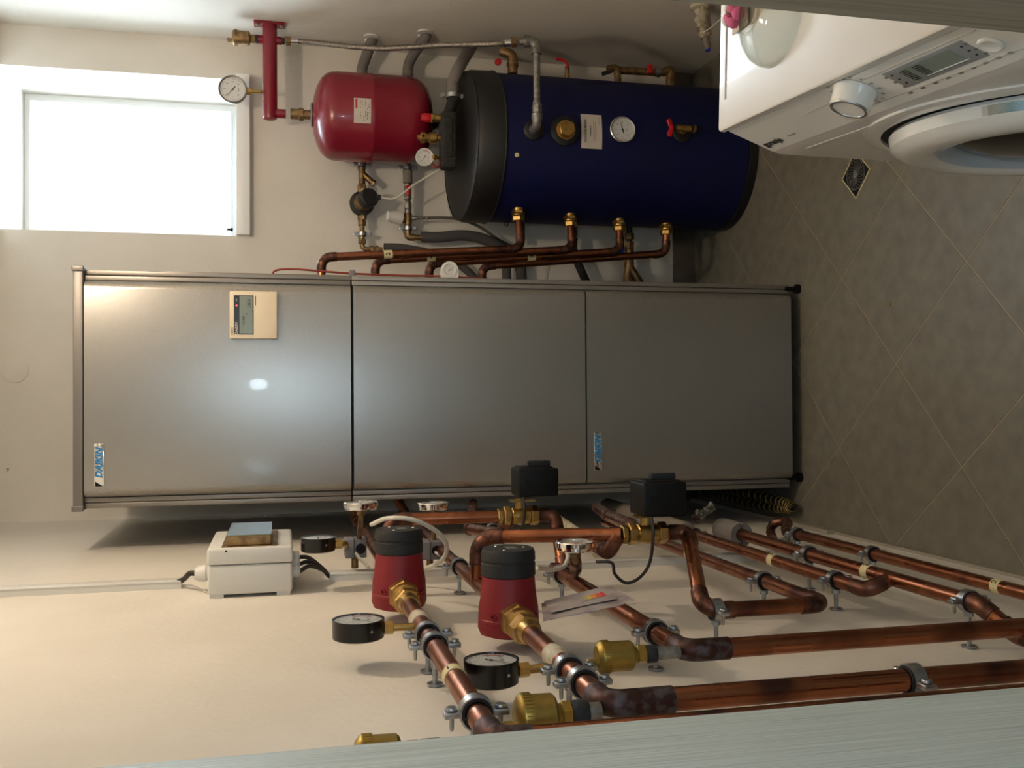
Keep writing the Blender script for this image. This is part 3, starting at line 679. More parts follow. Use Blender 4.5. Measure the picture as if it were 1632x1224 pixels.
# G1, G2 big black
g1 = W(573, 984, Y=1.12); 
def side_gauge(px, py, Yc, r, dep, tgt, label, needle, **k):
    c = W(px, py, Y=Yc); s0 = Vector((c.x - dep * .55, Yc, c.z - r * .9))
    t = Vector(tgt)
    if abs(t.y - Yc) < .001: t.x = t.x * .35 + s0.x * .65
    stem = [s0, Vector((s0.x, Yc, s0.z - .024)), t] if (t - s0).length > .03 else [s0, t]
    return gauge(c, X3, Z3, r, dep, 'blackgloss', label, stem, needle=needle, reds=True, **k)
yg1 = 1.42
side_gauge(571, 986, yg1, .0373, .028, Vector((XA - .002, yg1, ZA + .008)), 'black-rimmed round pressure gauge above the pipe in front of the upper red pump', 3.9)
yg2 = W(885, 1052, X=XB).y + .0
c2 = W(784, 1050, Y=yg2); print('G', yg1, yg2, c2, W(570, 986, Y=yg1))
side_gauge(783, 1050, yg2, .0345, .030, Vector((XB - .002, yg2, ZB + .008)), 'black-rimmed round pressure gauge between two brass fittings in front of the lower red pump', 3.9)
side_gauge(507, 856, 1.99, .034, .028, sbA + Vector((.0, -.0, .02)), 'small black round gauge beside the upper grey sensor box', 3.0)
def face_gauge(px, py, Yc, r, tgt, label, needle):
    c = W(px, py, Y=Yc); t = Vector(tgt)
    return gauge(c, X3, Z3, r, .014, 'chrome', label, [c + Vector((-.013, 0, 0)), c + Vector((-.03, 0, 0)), t], stemat='brassdull', needle=needle, bez='chrome', txt='°C', name='thermometer')
face_gauge(575, 801, 2.02, .0345, sbA + Vector((.018, -.01, -.008)), 'chrome round thermometer seen edge-on above the upper grey sensor box', 2.2)
face_gauge(690, 802, 2.14, .0335, sbB + Vector((.018, 0, -.008)), 'chrome round thermometer seen edge-on behind the vertical copper pipe', 2.2)
yg6 = 1.66
g6 = W(917, 864, Y=yg6); yg6s = W(917, 930, X=XD).y
face_gauge(917, 864, 1.58, .0325, Vector((XD + .01, yg6s, ZD + .002)), 'chrome round thermometer standing over the pipe beside the foil pouch', 2.2)
part('neck', MB().hexn(W(917, 893, Y=1.59), W(917, 908, Y=1.64), .0115), 'fit', bpy.data.objects['thermometer.002'])
# white hose looping between pump and sensor
b = MB().tube(smooth([W(592, 836, Y=1.84), W(618, 826, Y=1.78), W(660, 829, Y=1.76), W(700, 850, Y=1.78), W(712, 873, Y=1.82), W(704, 893, Y=1.88), W(680, 905, Y=1.95), W(655, 909, Y=1.98)]), .0042, 12)
solo('white_cable', b, 'cablewhite', 'white cable making a loop over the upper red pump', 'cable')
b = MB().tube(smooth([W(855, 905, Y=1.66), W(880, 908, Y=1.70), W(898, 903, Y=1.72), W(905, 890, Y=1.73), W(904, 880, Y=1.74)]), .0042, 12)
solo('white_cable', b, 'cablewhite', 'white cable curling under the chrome thermometer by the lower pump', 'cable')
# foil pouch leaning between the lower pump and the pipe
p1, p2, p3, p4 = W(863, 962, Y=1.44), W(976, 934, Y=1.42), W(1012, 960, Y=1.29), W(866, 990, Y=1.33)
b = MB(); n = 14; P = []; uv = []
for side in (0, 1):
    for i in range(n):
        for j in range(n):
            s, t = i / (n - 1), j / (n - 1)
            p = p1.lerp(p2, s).lerp(p4.lerp(p3, s), t); nn = (p2 - p1).cross(p4 - p1).normalized()
            if nn.z < 0: nn = -nn
            bul = .0022 * math.sin(PI * s) ** .4 * math.sin(PI * t) ** .4 + .0008 * math.sin(9 * s + 4 * t)
            curl = .004 * max(0, s - .85) * 8
            P.append(p + nn * ((bul + .0003) * (1 if side else -1) + curl * (t - .2)))
for i in range(n - 1):
    for j in range(n - 1):
        q = i * n + j; b.f.append((q, q + 1, q + n + 1, q + n)); q += n * n; b.f.append((q, q + n, q + n + 1, q + 1))
for i in range(n - 1):
    for (a, c) in ((i, i + 1), ((n - 1) * n + i, (n - 1) * n + i + 1), (i * n, (i + 1) * n), (i * n + n - 1, (i + 1) * n + n - 1)): b.f.append((a, c, c + n * n, a + n * n))
b.v = P
T['pouch'] = mat('pouch_foil', '#a79fa0', .35, col2='#85797c', scale=25, bump=.6, bscale=30, coat=.3)
pq = root('document_pouch', 'grey plastic document pouch lying across the pipe beside the lower red pump', 'pouch', P[0])
pp = part('pouch_body', b, 'pouch', pq)
nn = (p2 - p1).cross(p4 - p1).normalized(); nn = nn if nn.z > 0 else -nn
def onp(s, t, h=.0042): return p1.lerp(p2, s).lerp(p4.lerp(p3, s), t) + nn * h
b = MB().add([onp(.04, .06), onp(.86, .06), onp(.86, .8), onp(.1, .8)], [(0, 1, 2, 3)])
part('printed_sheet', b, 'sheet', pp)
for k, cc in enumerate(('#a8a068', '#c2a852', '#d08a38', '#c8482c', '#c02a2a')):
    T['st%d' % k] = mat('stripe_%d' % k, cc, .6)
    s = .52 + .055 * k; part('colour_stripe', MB().add([onp(s, .34, .0047), onp(s + .05, .34, .0047), onp(s + .05, .55, .0047), onp(s, .55, .0047)], [(0, 1, 2, 3)]), 'st%d' % k, pp)
# ---------------- white control box and cable ducts on the left wall
bx0, bx1 = 1.975, 2.235; zb0, zb1 = 1.482, 1.642
q = root('control_box', 'white wall-mounted control box with a mirror-like cover on its front', 'control box', (WL, 2.1, zb0))
part('box_base', MB().bb((WL + .006, bx0, zb0), (-.318, bx1, zb1), .006), 'white', q)
part('mounting_foot', MB().bb((WL, bx0 + .004, zb0 + .004), (WL + .008, bx0 + .03, zb0 + .03)), 'white', q)
part('mounting_foot', MB().bb((WL, bx0 + .004, zb1 - .03), (WL + .008, bx0 + .03, zb1 - .004)), 'white', q)
part('box_lid', MB().bb((-.317, bx0 - .001, zb0 - .001), (-.284, bx1 + .001, zb1 + .001), .006), 'white', q)
part('cover_hole', MB().cyl((-.290, bx0 - .0016, zb1 - .035), (-.290, bx0, zb1 - .035), .002, seg=10), 'black', q)
part('recess', MB().bb((-.2845, bx0 + .006, zb0 + .028), (-.2825, bx1 - .03, zb1 - .026)), 'brassdull', q)
mc = part('flip_cover', MB().bb((-.2825, bx0 + .012, zb0 + .040), (-.262, bx1 - .055, zb1 - .036), .002), 'brassdull', q)
part('mirror_face', MB().bb((-.2622, bx0 + .012, zb0 + .040), (-.2604, bx1 - .055, zb1 - .036)), 'mirror', mc, 'blue-grey mirror-like face')
yc = 2.06
part('cable_gland', MB().lathe([(0, .014), (.008, .014), (.009, .017), (.022, .016), (.03, .011)], (-.345, yc, zb1), Z3, 24), 'white', q)
for dy in (-.03, .0, .03):
    part('cable_gland', MB().lathe([(0, .013), (.012, .013), (.016, .010)], (-.335 + .01 * (dy / .03), yc + dy, zb0), -Z3, 24), 'white', q)
d0 = W(288, 928, X=WL + .008)
b = MB().tube(smooth([Vector((-.345, yc, zb1 + .025)), Vector((-.345, yc + .005, zb1 + .04)), Vector((-.362, yc + .04, zb1 + .055)), Vector((WL + .009, 2.115, d0.z + .01))]), .0055, 12)
solo('dark_cable', b, 'cabledark', 'dark cable rising from the control box into the upper duct', 'cable')
for k, (dy, lab) in enumerate(((-.03, 'front'), (0, 'middle'), (.03, 'rear'))):
    b = MB().tube(smooth([Vector((-.335 + .01 * (dy / .03), yc + dy, zb0 - .014)), Vector((-.337 + .004 * k, yc + dy * .9 + .01, zb0 - .035)), Vector((-.352, 2.09 + dy * .3, zb0 - .062)), Vector((WL + .009, 2.12 + dy * .2, 1.405))]), .0045, 12)
    solo('dark_cable', b, 'cabledark', '%s of the three dark cables from under the control box to the lower duct' % lab, 'cable')
def duct(z0, z1, label, y0=2.100, y1=2.138):
    q = root('cable_duct', label, 'cable duct', (WL, (y0 + y1) / 2, z0))
    part('channel', MB().bb((WL, y0, z0), (WL + .013, y1, z1)), 'white', q)
    part('duct_cover', MB().bb((WL + .0125, y0 - .001, z0), (WL + .0165, y1 + .001, z1), .0012), 'white', q)
duct(1.702, 2.37, 'white cable duct from the ceiling down to the control box')
duct(.33, 1.404, 'white cable duct below the control box running down behind the pipes')
b = MB().tube(smooth([W(290, 932, X=WL + .004), W(310, 933, X=WL + .003), W(325, 942, X=WL + .003), W(335, 944, X=WL + .003)]), .0012, 6)
solo('thin_wire', b, 'cablewhite', 'thin pale wire beside the control box on the wall', 'wire')
# corrugated drain hose coiled on the floor behind the tower's left foot
pts = []
for k in range(60):
    a = k / 59 * 2 * PI * 1.25 + .6; pts.append(Vector((-.324 + .017 * math.cos(a), 2.93 + .30 * math.sin(a), .018 + .036 * k / 59)))
b = MB().tube(pts, .014, 14)
cq = root('corrugated_hose', 'black corrugated hose with golden ribs on the floor between tower and wall', 'hose', (-.324, 2.75, 0))
part('hose_tube', b, 'corr', cq)
b = MB()
for k in range(0, 59, 1): b.lathe([(-.002, .0142), (0, .0162), (.002, .0142)], pts[k], pts[k + 1] - pts[k], 14, cap=False)
part('ribs', b, 'gold', cq, kind='stuff')
# ================================================================= BLUE TANK IN THE RIGHT CORNER
TC, TR = Vector((.820, 3.115, 0)), .237
def onT(x, y, r=TR):
    d = (RW @ Vector((1224 - y - 612, x - 816, F))).normalized(); o = CAM - TC
    a = d.x * d.x + d.y * d.y; b_ = 2 * (o.x * d.x + o.y * d.y); c = o.x * o.x + o.y * o.y - r * r
    disc = max(0, b_ * b_ - 4 * a * c); k = (-b_ - math.sqrt(disc)) / (2 * a); p = CAM + d * k
    n = Vector((p.x - TC.x, p.y - TC.y, 0)).normalized(); return p, n
tk = root('water_tank', 'tall blue cylindrical water tank with a black padded lid in the corner', 'water tank', (TC.x, TC.y, 0))
part('jacket', MB().lathe([(.030, TR - .004), (.034, TR), (.868, TR)], TC, Z3, 96), 'blue', tk, 'dark blue vinyl jacket')
part('base_ring', MB().lathe([(0, TR - .004), (.002, TR + .002), (.03, TR + .002), (.032, TR - .002)], TC, Z3, 96), 'tanklid', tk)
ld = part('padded_lid', MB().lathe([(.830, TR + .001), (.834, TR + .005), (.905, TR + .004), (.919, TR - .004), (.924, TR - .018), (.9255, TR - .05)], TC, Z3, 96), 'tanklid', tk, 'black padded vinyl lid')
part('lid_piping', MB().lathe([(.834, TR + .003), (.836, TR + .0075), (.840, TR + .003)], TC, Z3, 96, closed=True), 'tanklid', ld)
part('lid_piping', MB().lathe([(.917, TR - .006), (.921, TR - .001), (.924, TR - .009)], TC, Z3, 96, closed=True), 'tanklid', ld)
for o_ in [ld] + list(ld.children):            # the padded lid sits a little crooked, higher at the back
    for v in o_.data.vertices: v.co.z += max(0, (v.co.y + TR)) * .058
def patch(px0, py0, px1, py1, r):
    """label wrapped on the jacket, its corners at two photo pixels"""
    p0, n0 = onT(px0, py0, r); p1, n1 = onT(px1, py1, r); a0, a1 = math.atan2(n0.y, n0.x), math.atan2(n1.y, n1.x)
    def f(s, t, h=0): a = a0 + (a1 - a0) * s; return Vector((TC.x + math.cos(a) * (r + h), TC.y + math.sin(a) * (r + h), p0.z + (p1.z - p0.z) * t))
    return f
f = patch(926, 236, 958, 184, TR)
def gridpatch(f, s0, s1, t0, t1, h, n=8):
    b = MB(); P = [f(s0 + (s1 - s0) * i / n, t, h) for t in (t0, t1) for i in range(n + 1)]
    return b.add(P, [(i, i + 1, n + 2 + i, n + 1 + i) for i in range(n)])
lb = part('paper_label', gridpatch(f, 0, 1, 0, 1, .0012), 'paper', tk, 'white paper label with small print')
b = MB(); rnd = random.Random(3)
for t, s0, s1, hh in ((.20, .18, .84, .055), (.44, .36, .66, .030), (.60, .20, .80, .016), (.68, .22, .76, .016), (.86, .68, .92, .012)):
    s = s0
    while s < s1:
        w_ = rnd.uniform(.02, .05); q = gridpatch(f, s, min(s1, s + w_), t - hh, t + hh, .0017, 2); b.add(q.v, q.f); s += w_ + .012
part('small_print', b, 'greyink', lb)
def rosette(x, y, r, m='tanklid'):
    p, n = onT(x, y); return part('rosette', MB().lathe([(-.004, r), (.005, r), (.009, r * .85), (.010, r * .3)], p, n, 36), m, tk), p, n
ro, p, n = rosette(900, 209, .046)
part('hex_plug', MB().lathe([(.008, .030), (.014, .030), (.015, .022)], p, n, 32).hexn(p + n * .012, p + n * .034, .027, .2), 'brass', ro, 'brass hexagonal plug')
p, n = onT(990, 209)
gauge(p + n * .016, n, Z3, .040, .020, 'chrome', 'chrome-rimmed round thermometer on the front of the blue tank', None, needle=.27, bez='chrome', txt='°C', name='thermometer')
p, n = onT(824, 247); part('yellow_cap', MB().lathe([(0, .007), (.004, .0065), (.006, .003)], p, n, 16), 'tape', tk)
# drain cock
p, n = onT(1083, 212)
q = root('drain_cock', 'small brass drain cock with a red butterfly handle low on the blue tank', 'tap', p)
part('rosette', MB().lathe([(-.003, .031), (.005, .031), (.009, .024)], p + Vector((0, 0, -.005)), n, 28), 'tanklid', q)
part('tap_body', MB().cyl(p, p + n * .045, .010).hexn(p + n * .018, p + n * .03, .014).cyl(p + n * .04 - Z3 * .02, p + n * .04 + Z3 * .03, .0095).lathe([(0, .013), (.008, .013), (.012, .009)], p + n * .04 - Z3 * .026, -Z3, 16), 'brass', q)
hc = p + n * .04 + Z3 * .044; tx = n.cross(Z3).normalized()
hb = MB().box(hc, (.014, .012, .012), (tx, n, Z3), .003)
for s in (-1, 1): hb.box(hc + tx * s * .016 + Z3 * .005, (.024, .010, .016), ((tx * s + Z3 * .35), n, Z3 - tx * s * .35), .004)
part('handle', hb, 'redplastic', q, 'red butterfly handle')
part('cap_ring', MB().lathe([(0, .012), (.002, .0135), (.004, .012), (.002, .0105)], p + n * .035 - Z3 * .05, n, 20, closed=True), 'black', q)
# four brass connections with copper bends to the tower
labs = ['topmost of the four copper pipes between tower and blue tank, numbered 2', 'second copper pipe down between tower and blue tank', 'third copper pipe down between tower and blue tank', 'lowest of the four copper pipes between tower and blue tank']
CR = .0124
port = [(818, 352), (902, 354), (982, 357), (1060, 360)]
ex = [(512, 543, 411, 808, 393), (598, 630, 416, 892, 395), (684, 715, 421, 971, 399), (768, 795, 425, 1050, 404)]
for k in range(4):
    Yk = 2.95 + .045 * k
    pz = W(port[k][0], 372, Y=3.09).z
    P0 = Vector((cx1 - .01, Yk, W(ex[k][0], 425, Y=Yk).z)); X1 = W(ex[k][1], ex[k][2], Y=Yk).x; X2 = W(ex[k][3], ex[k][4], Y=Yk).x
    Yp = 3.02 + .02 * k
    tx0 = TC.x - math.sqrt(TR ** 2 - (Yp - TC.y) ** 2)
    pts = [P0, Vector((X1, Yk, P0.z)), Vector((X2, Yk, pz)), Vector((X2, Yk, pz)) + Vector((0, 0, 0))]
    pts = [P0, Vector((X1, Yk, P0.z)), Vector((X2, Yp * .5 + Yk * .5, pz)), Vector((tx0 - .02, Yp, pz))]
    q = pipe(labs[k], pts, CR, bend=.032, seg=24)
    a = Vector((tx0 - .036, Yp, pz)); b = MB().hexn(a, a + X3 * .016, .0215).lathe([(.016, .019), (.018, .0205), (.022, .0205), (.024, .018), (.042, .018)], a, X3, 28).hexn(a + X3 * .024, a + X3 * .034, .023, .4)
    part('brass_union', b, 'brass', q)
    if k < 3:
        t = (.22, .27, .52)[k]; pp_ = Vector(pts[1]).lerp(Vector(pts[2]), t); ax = (pts[2] - pts[1]).normalized()
        if k == 0: pp_ = Vector(pts[1]).lerp(Vector(pts[2]), .32)
        tp = part('number_tape', MB().lathe([(-.013, CR), (-.013, CR + .001), (.013, CR + .001), (.013, CR)], pp_, ax, 28, closed=True), 'tape', q, 'cream tape collar')
        part('number', MB().text('2' if k == 0 else '4' if k == 1 else '3', pp_ + Vector((0, -CR - .0014, 0)), X3, Z3, .019, bold=.0004), 'ink', tp)
p, n = onT(806, 352, TR); part('hook', MB().tube([p, p + Vector((-.014, 0, .004)), p + Vector((-.018, 0, -.006)), p + Vector((-.004, 0, -.009))], .002, 8), 'black', tk)
# ---------------- galvanised feed pipe, elbow and braided hose up to the red manifold
p, n = onT(850, 208)
part('rosette', MB().lathe([(-.004, .031), (.005, .031), (.009, .026), (.010, .012)], p, n, 32), 'tanklid', tk)
YF = (p + n * .045).y
a0 = p + n * .002; a1 = p + n * .045; a2 = W(852, 165, Y=YF); a3 = W(855, 66, Y=YF)
a3.z = a1.z + (a3.z - a1.z) * .6; e0 = a3 + Vector((.0, .012, .05))
q = root('feed_pipe', 'galvanized grey pipe with two elbows leading from tank front to the braided hose', 'pipe', a0)
fp, sg = fillet([a0, a1, a3, e0], .022)
part('tube', MB().tube(fp, .0105, 18), 'galv', q)
part('elbow', MB().tube(sg[0], .015, 18, rr=[.0165] * 2 + [.0145] * (len(sg[0]) - 4) + [.0165] * 2), 'galv', q)
part('elbow', MB().tube(sg[1], .015, 18, rr=[.0170] * 2 + [.0150] * (len(sg[1]) - 4) + [.0170] * 2), 'galv', q)
d = (a3 - a1).normalized(); u = W(854, 173, Y=YF); u = a1 + d * (u - a1).dot(d)
part('compression_nut', MB().hexn(u - d * .014, u + d * .012, .0155).cyl(u + d * .012, u + d * .02, .013), 'galv', q)
YM = 3.222; MZ = W(430, 120, Y=YM).z
m_end, m_in = .902, W(430, 64, Y=YM).x
hs = Vector((m_in + .002, YM, MZ - .062)); 
hp_ = smooth([hs, hs + Vector((0, -.004, -.06)), W(600, 77, Y=YM - .12), W(700, 72, Y=YM - .25), W(780, 70, Y=YF + .04), e0 + Vector((0, .012, .02))], 10)
q = root('braided_hose', 'long steel-braided flexible hose running from the red manifold to the grey feed pipe', 'hose', hp_[0])
part('hose_tube', MB().tube(hp_, .0085, 16), 'braid', q)
for pt, dd in ((hp_[0], (hp_[1] - hp_[0]).normalized()), (hp_[-1], (hp_[-2] - hp_[-1]).normalized())):
    part('ferrule', MB().cyl(pt, pt + dd * .028, .0105), 'chrome', q)
    part('hose_nut', MB().hexn(pt - dd * .014, pt + dd * .004, .0155), 'brassdull', q)
# ---------------- red manifold
q = root('red_manifold', 'red horizontal pipe manifold bracketed to the right wall above the red vessel', 'manifold', (WR, YM, MZ))
part('manifold_pipe', MB().lathe([(0, .0235), (WR - m_end - .012, .0235), (WR - m_end - .004, .021), (WR - m_end, .012)], (WR, YM, MZ), -X3, 36), 'red', q)
wp = part('wall_plate', MB().box((WR - .004, YM, MZ), (.008, .045, .098), bev=.001), 'red', q)
for s in (-1, 1): part('screw', MB().hexn((WR - .008, YM - .01, MZ + s * .038), (WR - .014, YM - .01, MZ + s * .038), .007), 'zinc', wp)
part('stub', MB().cyl((m_in, YM, MZ), (m_in, YM, MZ + .036), .013), 'red', q)
part('stub', MB().cyl((m_in, YM, MZ), (m_in, YM, MZ - .036), .013), 'red', q)
part('stub_nipple', MB().cyl((m_in, YM, MZ - .036), (m_in, YM, MZ - .052), .011), 'hemp', q)
vx = .925; part('stub', MB().cyl((vx, YM, MZ), (vx, YM, MZ - .050), .0145), 'red', q)
air_vent(Vector((m_in, YM, MZ + .036)), Z3, .0245, .050, 'dull brass air vent on top of the red manifold', m='brassdull', wrapl=.008, side=(-1, -.2, 0))
gx_ = W(400, 146, Y=YM).x; gc = W(371, 142, Y=YM - .016)
gauge(gc, -Y3, Z3, .043, .022, 'galv', 'round white-faced pressure gauge with dark rim standing on the red manifold', [Vector((gc.x, YM - .005, gc.z - .036)), Vector((gc.x + .001, YM - .003, MZ + .030)), Vector((gc.x + .001, YM, MZ + .018))], needle=2.47, bez='silverdark', hexr=.012)
# ---------------- red expansion vessel
VC = Vector((vx, YM - .005, 0)); VR = .1415
zt_, zb_ = W(497, 190, Y=YM).z, W(688, 190, Y=YM).z
H_ = zt_ - zb_
prof = [(zb_ + H_ * a, VR * r) for a, r in ((0, .12), (.008, .35), (.03, .62), (.06, .79), (.10, .90), (.15, .965), (.20, .99), (.24, 1), (.50, 1), (.505, 1.006), (.53, 1.006), (.535, 1), (.80, 1), (.845, .985), (.885, .94), (.925, .84), (.96, .66), (.985, .42), (1, .16))]
q = root('expansion_vessel', 'red round-shouldered expansion vessel hanging below the red manifold', 'expansion vessel', (VC.x, VC.y, zb_))
part('vessel_body', MB().lathe(prof, VC, Z3, 72), 'red', q)
part('neck_plate', MB().lathe([(zt_ - .004, .030), (zt_ + .0, .039), (zt_ + .003, .039), (zt_ + .005, .028)], VC, Z3, 36), 'zinc', q)
part('neck_fitting', MB().cyl(VC + Z3 * (zt_ + .003), VC + Z3 * (zt_ + .030), .015).hexn(VC + Z3 * (zt_ + .026), VC + Z3 * (zt_ + .042), .021).lathe([(0, .0165), (.028, .0165)], VC + Z3 * (zt_ + .040), Z3, 24), 'brassdull', q)
part('charge_valve_cap', MB().lathe([(0, .012), (.012, .022), (.024, .03), (.034, .032)], VC + Z3 * (zb_ - .022), Z3, 24), 'black', q)
def onV(x, y, r=VR):
    d = (RW @ Vector((1224 - y - 612, x - 816, F))).normalized(); o = CAM - VC
    a = d.x * d.x + d.y * d.y; b_ = 2 * (o.x * d.x + o.y * d.y); c = o.x * o.x + o.y * o.y - r * r
    k = (-b_ - math.sqrt(max(0, b_ * b_ - 4 * a * c))) / (2 * a); p = CAM + d * k
    return p, math.atan2(p.y - VC.y, p.x - VC.x)
p0, a0_ = onV(591, 197); p1, a1_ = onV(564, 156)
def fv(s, t, h=0):
    a = a0_ + (a1_ - a0_) * s; return Vector((VC.x + math.cos(a) * (VR + h), VC.y + math.sin(a) * (VR + h), p0.z + (p1.z - p0.z) * t))
lb = part('data_label', gridpatch(fv, 0, 1, 0, 1, .0016), 'paper', q, 'white data label with red heading')
b = gridpatch(fv, .58, .97, .80, .92, .0022, 6); part('label_heading', b, 'redink', lb)
b = MB(); rnd = random.Random(5)
for t in (.12, .22, .32, .42, .52, .62):
    s = .08
    while s < .92:
        w_ = rnd.uniform(.03, .10)
        if rnd.random() < .55: g_ = gridpatch(fv, s, min(.92, s + w_), t - .018, t + .018, .0022, 1); b.add(g_.v, g_.f)
        s += w_ + .03
part('label_print', b, 'greyink', lb)
# ---------------- boiler safety group above the tank lid
YS = 3.045
c0_, c1_ = W(728, 266, Y=YS - .03), W(704, 176, Y=YS - .03)
q = root('safety_group', 'black foam-insulated safety group block above the lid of the blue tank', 'safety group', ((c0_.x + c1_.x) / 2, YS, c0_.z))
part('foam_block', MB().bb((c0_.x, YS - .03, c0_.z), (c1_.x, YS + .035, c1_.z), .006), 'blackfoam', q)
part('foam_lip', MB().bb((c0_.x + .03, YS - .034, c0_.z + .012), (c1_.x - .02, YS - .028, c1_.z - .006), .003), 'blackfoam', q)
zt2 = c1_.z
ax_ = W(690, 188, Y=YS).x
vq = part('vent_valve', MB().cyl((ax_, YS, zt2), (ax_, YS, zt2 + .022), .012).hexn((ax_, YS, zt2 + .02), (ax_, YS, zt2 + .03), .0155), 'brass', q)
part('valve_cap', MB().lathe([(0, .012), (.004, .0145), (.018, .0145), (.03, .011)], (ax_, YS, zt2 + .03), Z3, 8), 'redplastic', vq, 'red plastic cap')
bx_ = W(675, 219, Y=YS).x
sq = part('safety_valve', MB().lathe([(0, .010), (.010, .010), (.014, .0175), (.034, .0175), (.038, .013), (.046, .013), (.05, .018), (.062, .018), (.064, .012), (.066, .008), (.074, .008)], (bx_, YS, zt2), Z3, 24), 'brass', q)
part('test_hole', MB().lathe([(0, .005), (.001, .004)], (bx_, YS - .018, zt2 + .056), -Y3, 12), 'black', sq)
gc = W(677, 250, Y=YS - .01)
gauge(gc, -Y3, Z3, .028, .016, 'white', 'small white gauge with a red pointer on the black safety group', [Vector((gc.x, YS - .015, gc.z - .024)), Vector((gc.x, YS - .005, zt2 + .012)), Vector((gc.x, YS, zt2 - .002))], needle=2.6, reds=2, hexr=.008)
b = MB().tube(smooth([gc + Vector((-.018, 0, -.02)), gc + Vector((-.03, .002, -.034)), gc + Vector((-.026, .004, -.045)), gc + Vector((-.008, .01, -.05))]), .0035, 8)
solo('red_lever', b, 'redtube', 'small red bent lever beneath the white gauge', 'lever')
# black insulated supply from the right into the block
YP = 3.335
q = root('insulated_pipe', 'grey-black insulated pipe with clamp, third from the top, into the safety group', 'pipe', (1.19, 3.2, .9))
A = [Vector((c1_.x - .01, YS + .005, (c0_.z + c1_.z) / 2)), W(722, 160, Y=YS + .02)]
part('black_sleeve', MB().tube(A, .018, 18), 'blackfoam', q)
g1_ = [W(722, 156, Y=YS + .02), W(722, 132, Y=YS + .03), W(733, 105, Y=YS + .03), W(752, 74, X=WR - .004)]
part('grey_sleeve', MB().tube(smooth(g1_), .0195, 18), 'foammid', q)
clamp(W(722, 153, Y=YS + .02), X3, Y3, WB - YS - .02, .018, 'zinc pipe clamp on the black sleeve between safety group and right wall')
for i, (xa, xb, yb, lab) in enumerate(((577, 592, 63, 'grey foam-wrapped pipe elbow into the right wall, uppermost, behind the braided hose'), (650, 677, 56, 'grey foam-wrapped pipe elbow into the right wall, second, with white plug'))):
    q = root('insulated_pipe', lab, 'pipe', (WR, 3.25, 1.1))
    g = [W(xa, 150, Y=YP), W(xa, 112, Y=YP), W(xa + 6, 92, Y=YP - .02), W(xb, yb + 4, X=WR - .012), W(xb, yb, X=WR + .0)]
    part('foam_elbow', MB().tube(smooth(g), .018, 18), 'foammid', q)
    part('collar', MB().lathe([(0, .0185), (.014, .0185)], W(xa, 120, Y=YP), X3, 20), 'foamlight', q)
    e_ = g[-1]; part('wall_plug', MB().lathe([(0, .024), (.010, .022), (.014, .012)], Vector((WR, e_.y, e_.z)), (-1, -.15, .1), 20), 'white', q)
    part('wall_plug', MB().lathe([(0, .024), (.004, .024)], Vector((WR, e_.y - .03, e_.z + .004)), (-1, 0, 0), 20), 'white', q)
# ---------------- recirculation line on the back wall (upper) with small pump
def nuts(x, y, r=.0135, L=.014, m='brassdull', ph=0): c = W(x, y, Y=YP); return MB().hexn(c - X3 * L / 2, c + X3 * L / 2, r, ph)
q = root('recirculation_line', 'brass pipe line with strainer on the back wall left of the red vessel', 'pipe', W(577, 300, Y=YP))
xa, xb = W(577, 240, Y=YP), W(577, 397, Y=YP); zz = W(577, 320, Y=YP).z
L0 = Vector((xa.x, YP, zz)); L1 = Vector((xb.x, YP, zz)); zl = W(600, 401, Y=YP).z
part('tube', MB().tube(fillet([L0, L1, Vector((L1.x, YP, zl - .02))], .014)[0], .0085, 16), 'brassdull', q)
ys = W(577, 281, Y=YP); ys = Vector((ys.x, YP, zz))
part('strainer', MB().lathe([(-.026, .012), (-.02, .0115), (.02, .0115), (.028, .0135)], ys, X3, 20).cyl(ys + X3 * .012, ys + Vector((-.020, -.004, -.034)), .0105).hexn(ys + Vector((-.020, -.004, -.034)), ys + Vector((-.026, -.005, -.042)), .012), 'brassdull', q)
for yy in (298, 304, 347, 356, 385): 
    c = W(577, yy, Y=YP); c = Vector((c.x, YP, zz)); part('union_nut', MB().hexn(c - X3 * .008, c + X3 * .008, .0155 if yy != 385 else .0135, yy), 'brassdull', q)
for zz2 in (zl + .022, zl + .004):
    part('union_nut', MB().hexn((L1.x, YP, zz2), (L1.x, YP, zz2 - .012), .0125), 'brassdull', q)
def wclamp(x, y, z, r, label): c = W(x, y, Y=YP); return clamp(Vector((c.x, YP, z)), X3, Y3, WB - YP, r, label)
wclamp(577, 262, zz, .0095, 'zinc pipe clamp on the upper brass line just left of the red vessel')
wclamp(577, 373, zz, .0095, 'zinc pipe clamp on the upper brass line, left of the small black pump')
pc = W(579, 324, Y=YP); pc = Vector((pc.x, YP, zz)); 
q = root('small_pump', 'small round pump with black motor and white cable on the back wall', 'pump', pc)
part('pump_housing', MB().lathe([(-.03, .030), (-.022, .040), (0, .042), (.008, .040), (.012, .030)], pc, -Y3, 40), 'greyplastic', q)
mdir = Vector((.12, -1, -.32)).normalized()
part('motor_can', MB().lathe([(0, .031), (.038, .030)], pc + Vector((0, -.005, 0)), mdir, 36), 'brassdull', q)
mc_ = part('motor_cap', MB().lathe([(.036, .031), (.040, .0325), (.066, .0315), (.070, .026), (.070, .001)], pc + Vector((0, -.005, 0)), mdir, 36), 'greyplastic', q)
ce = pc + mdir * .058 + Vector((.004, 0, -.030))
part('cable_entry', MB().box(ce, (.016, .018, .02), bev=.003), 'greyplastic', mc_)
b = MB().tube(smooth([ce + Vector((0, 0, -.008)), W(630, 316, Y=3.26), W(655, 298, Y=3.24), W(680, 282, Y=3.22), W(702, 270, Y=YS + .02)]), .0032, 10)
solo('white_cable', b, 'cablewhite', 'white cable from the small black pump across to the safety group', 'cable')
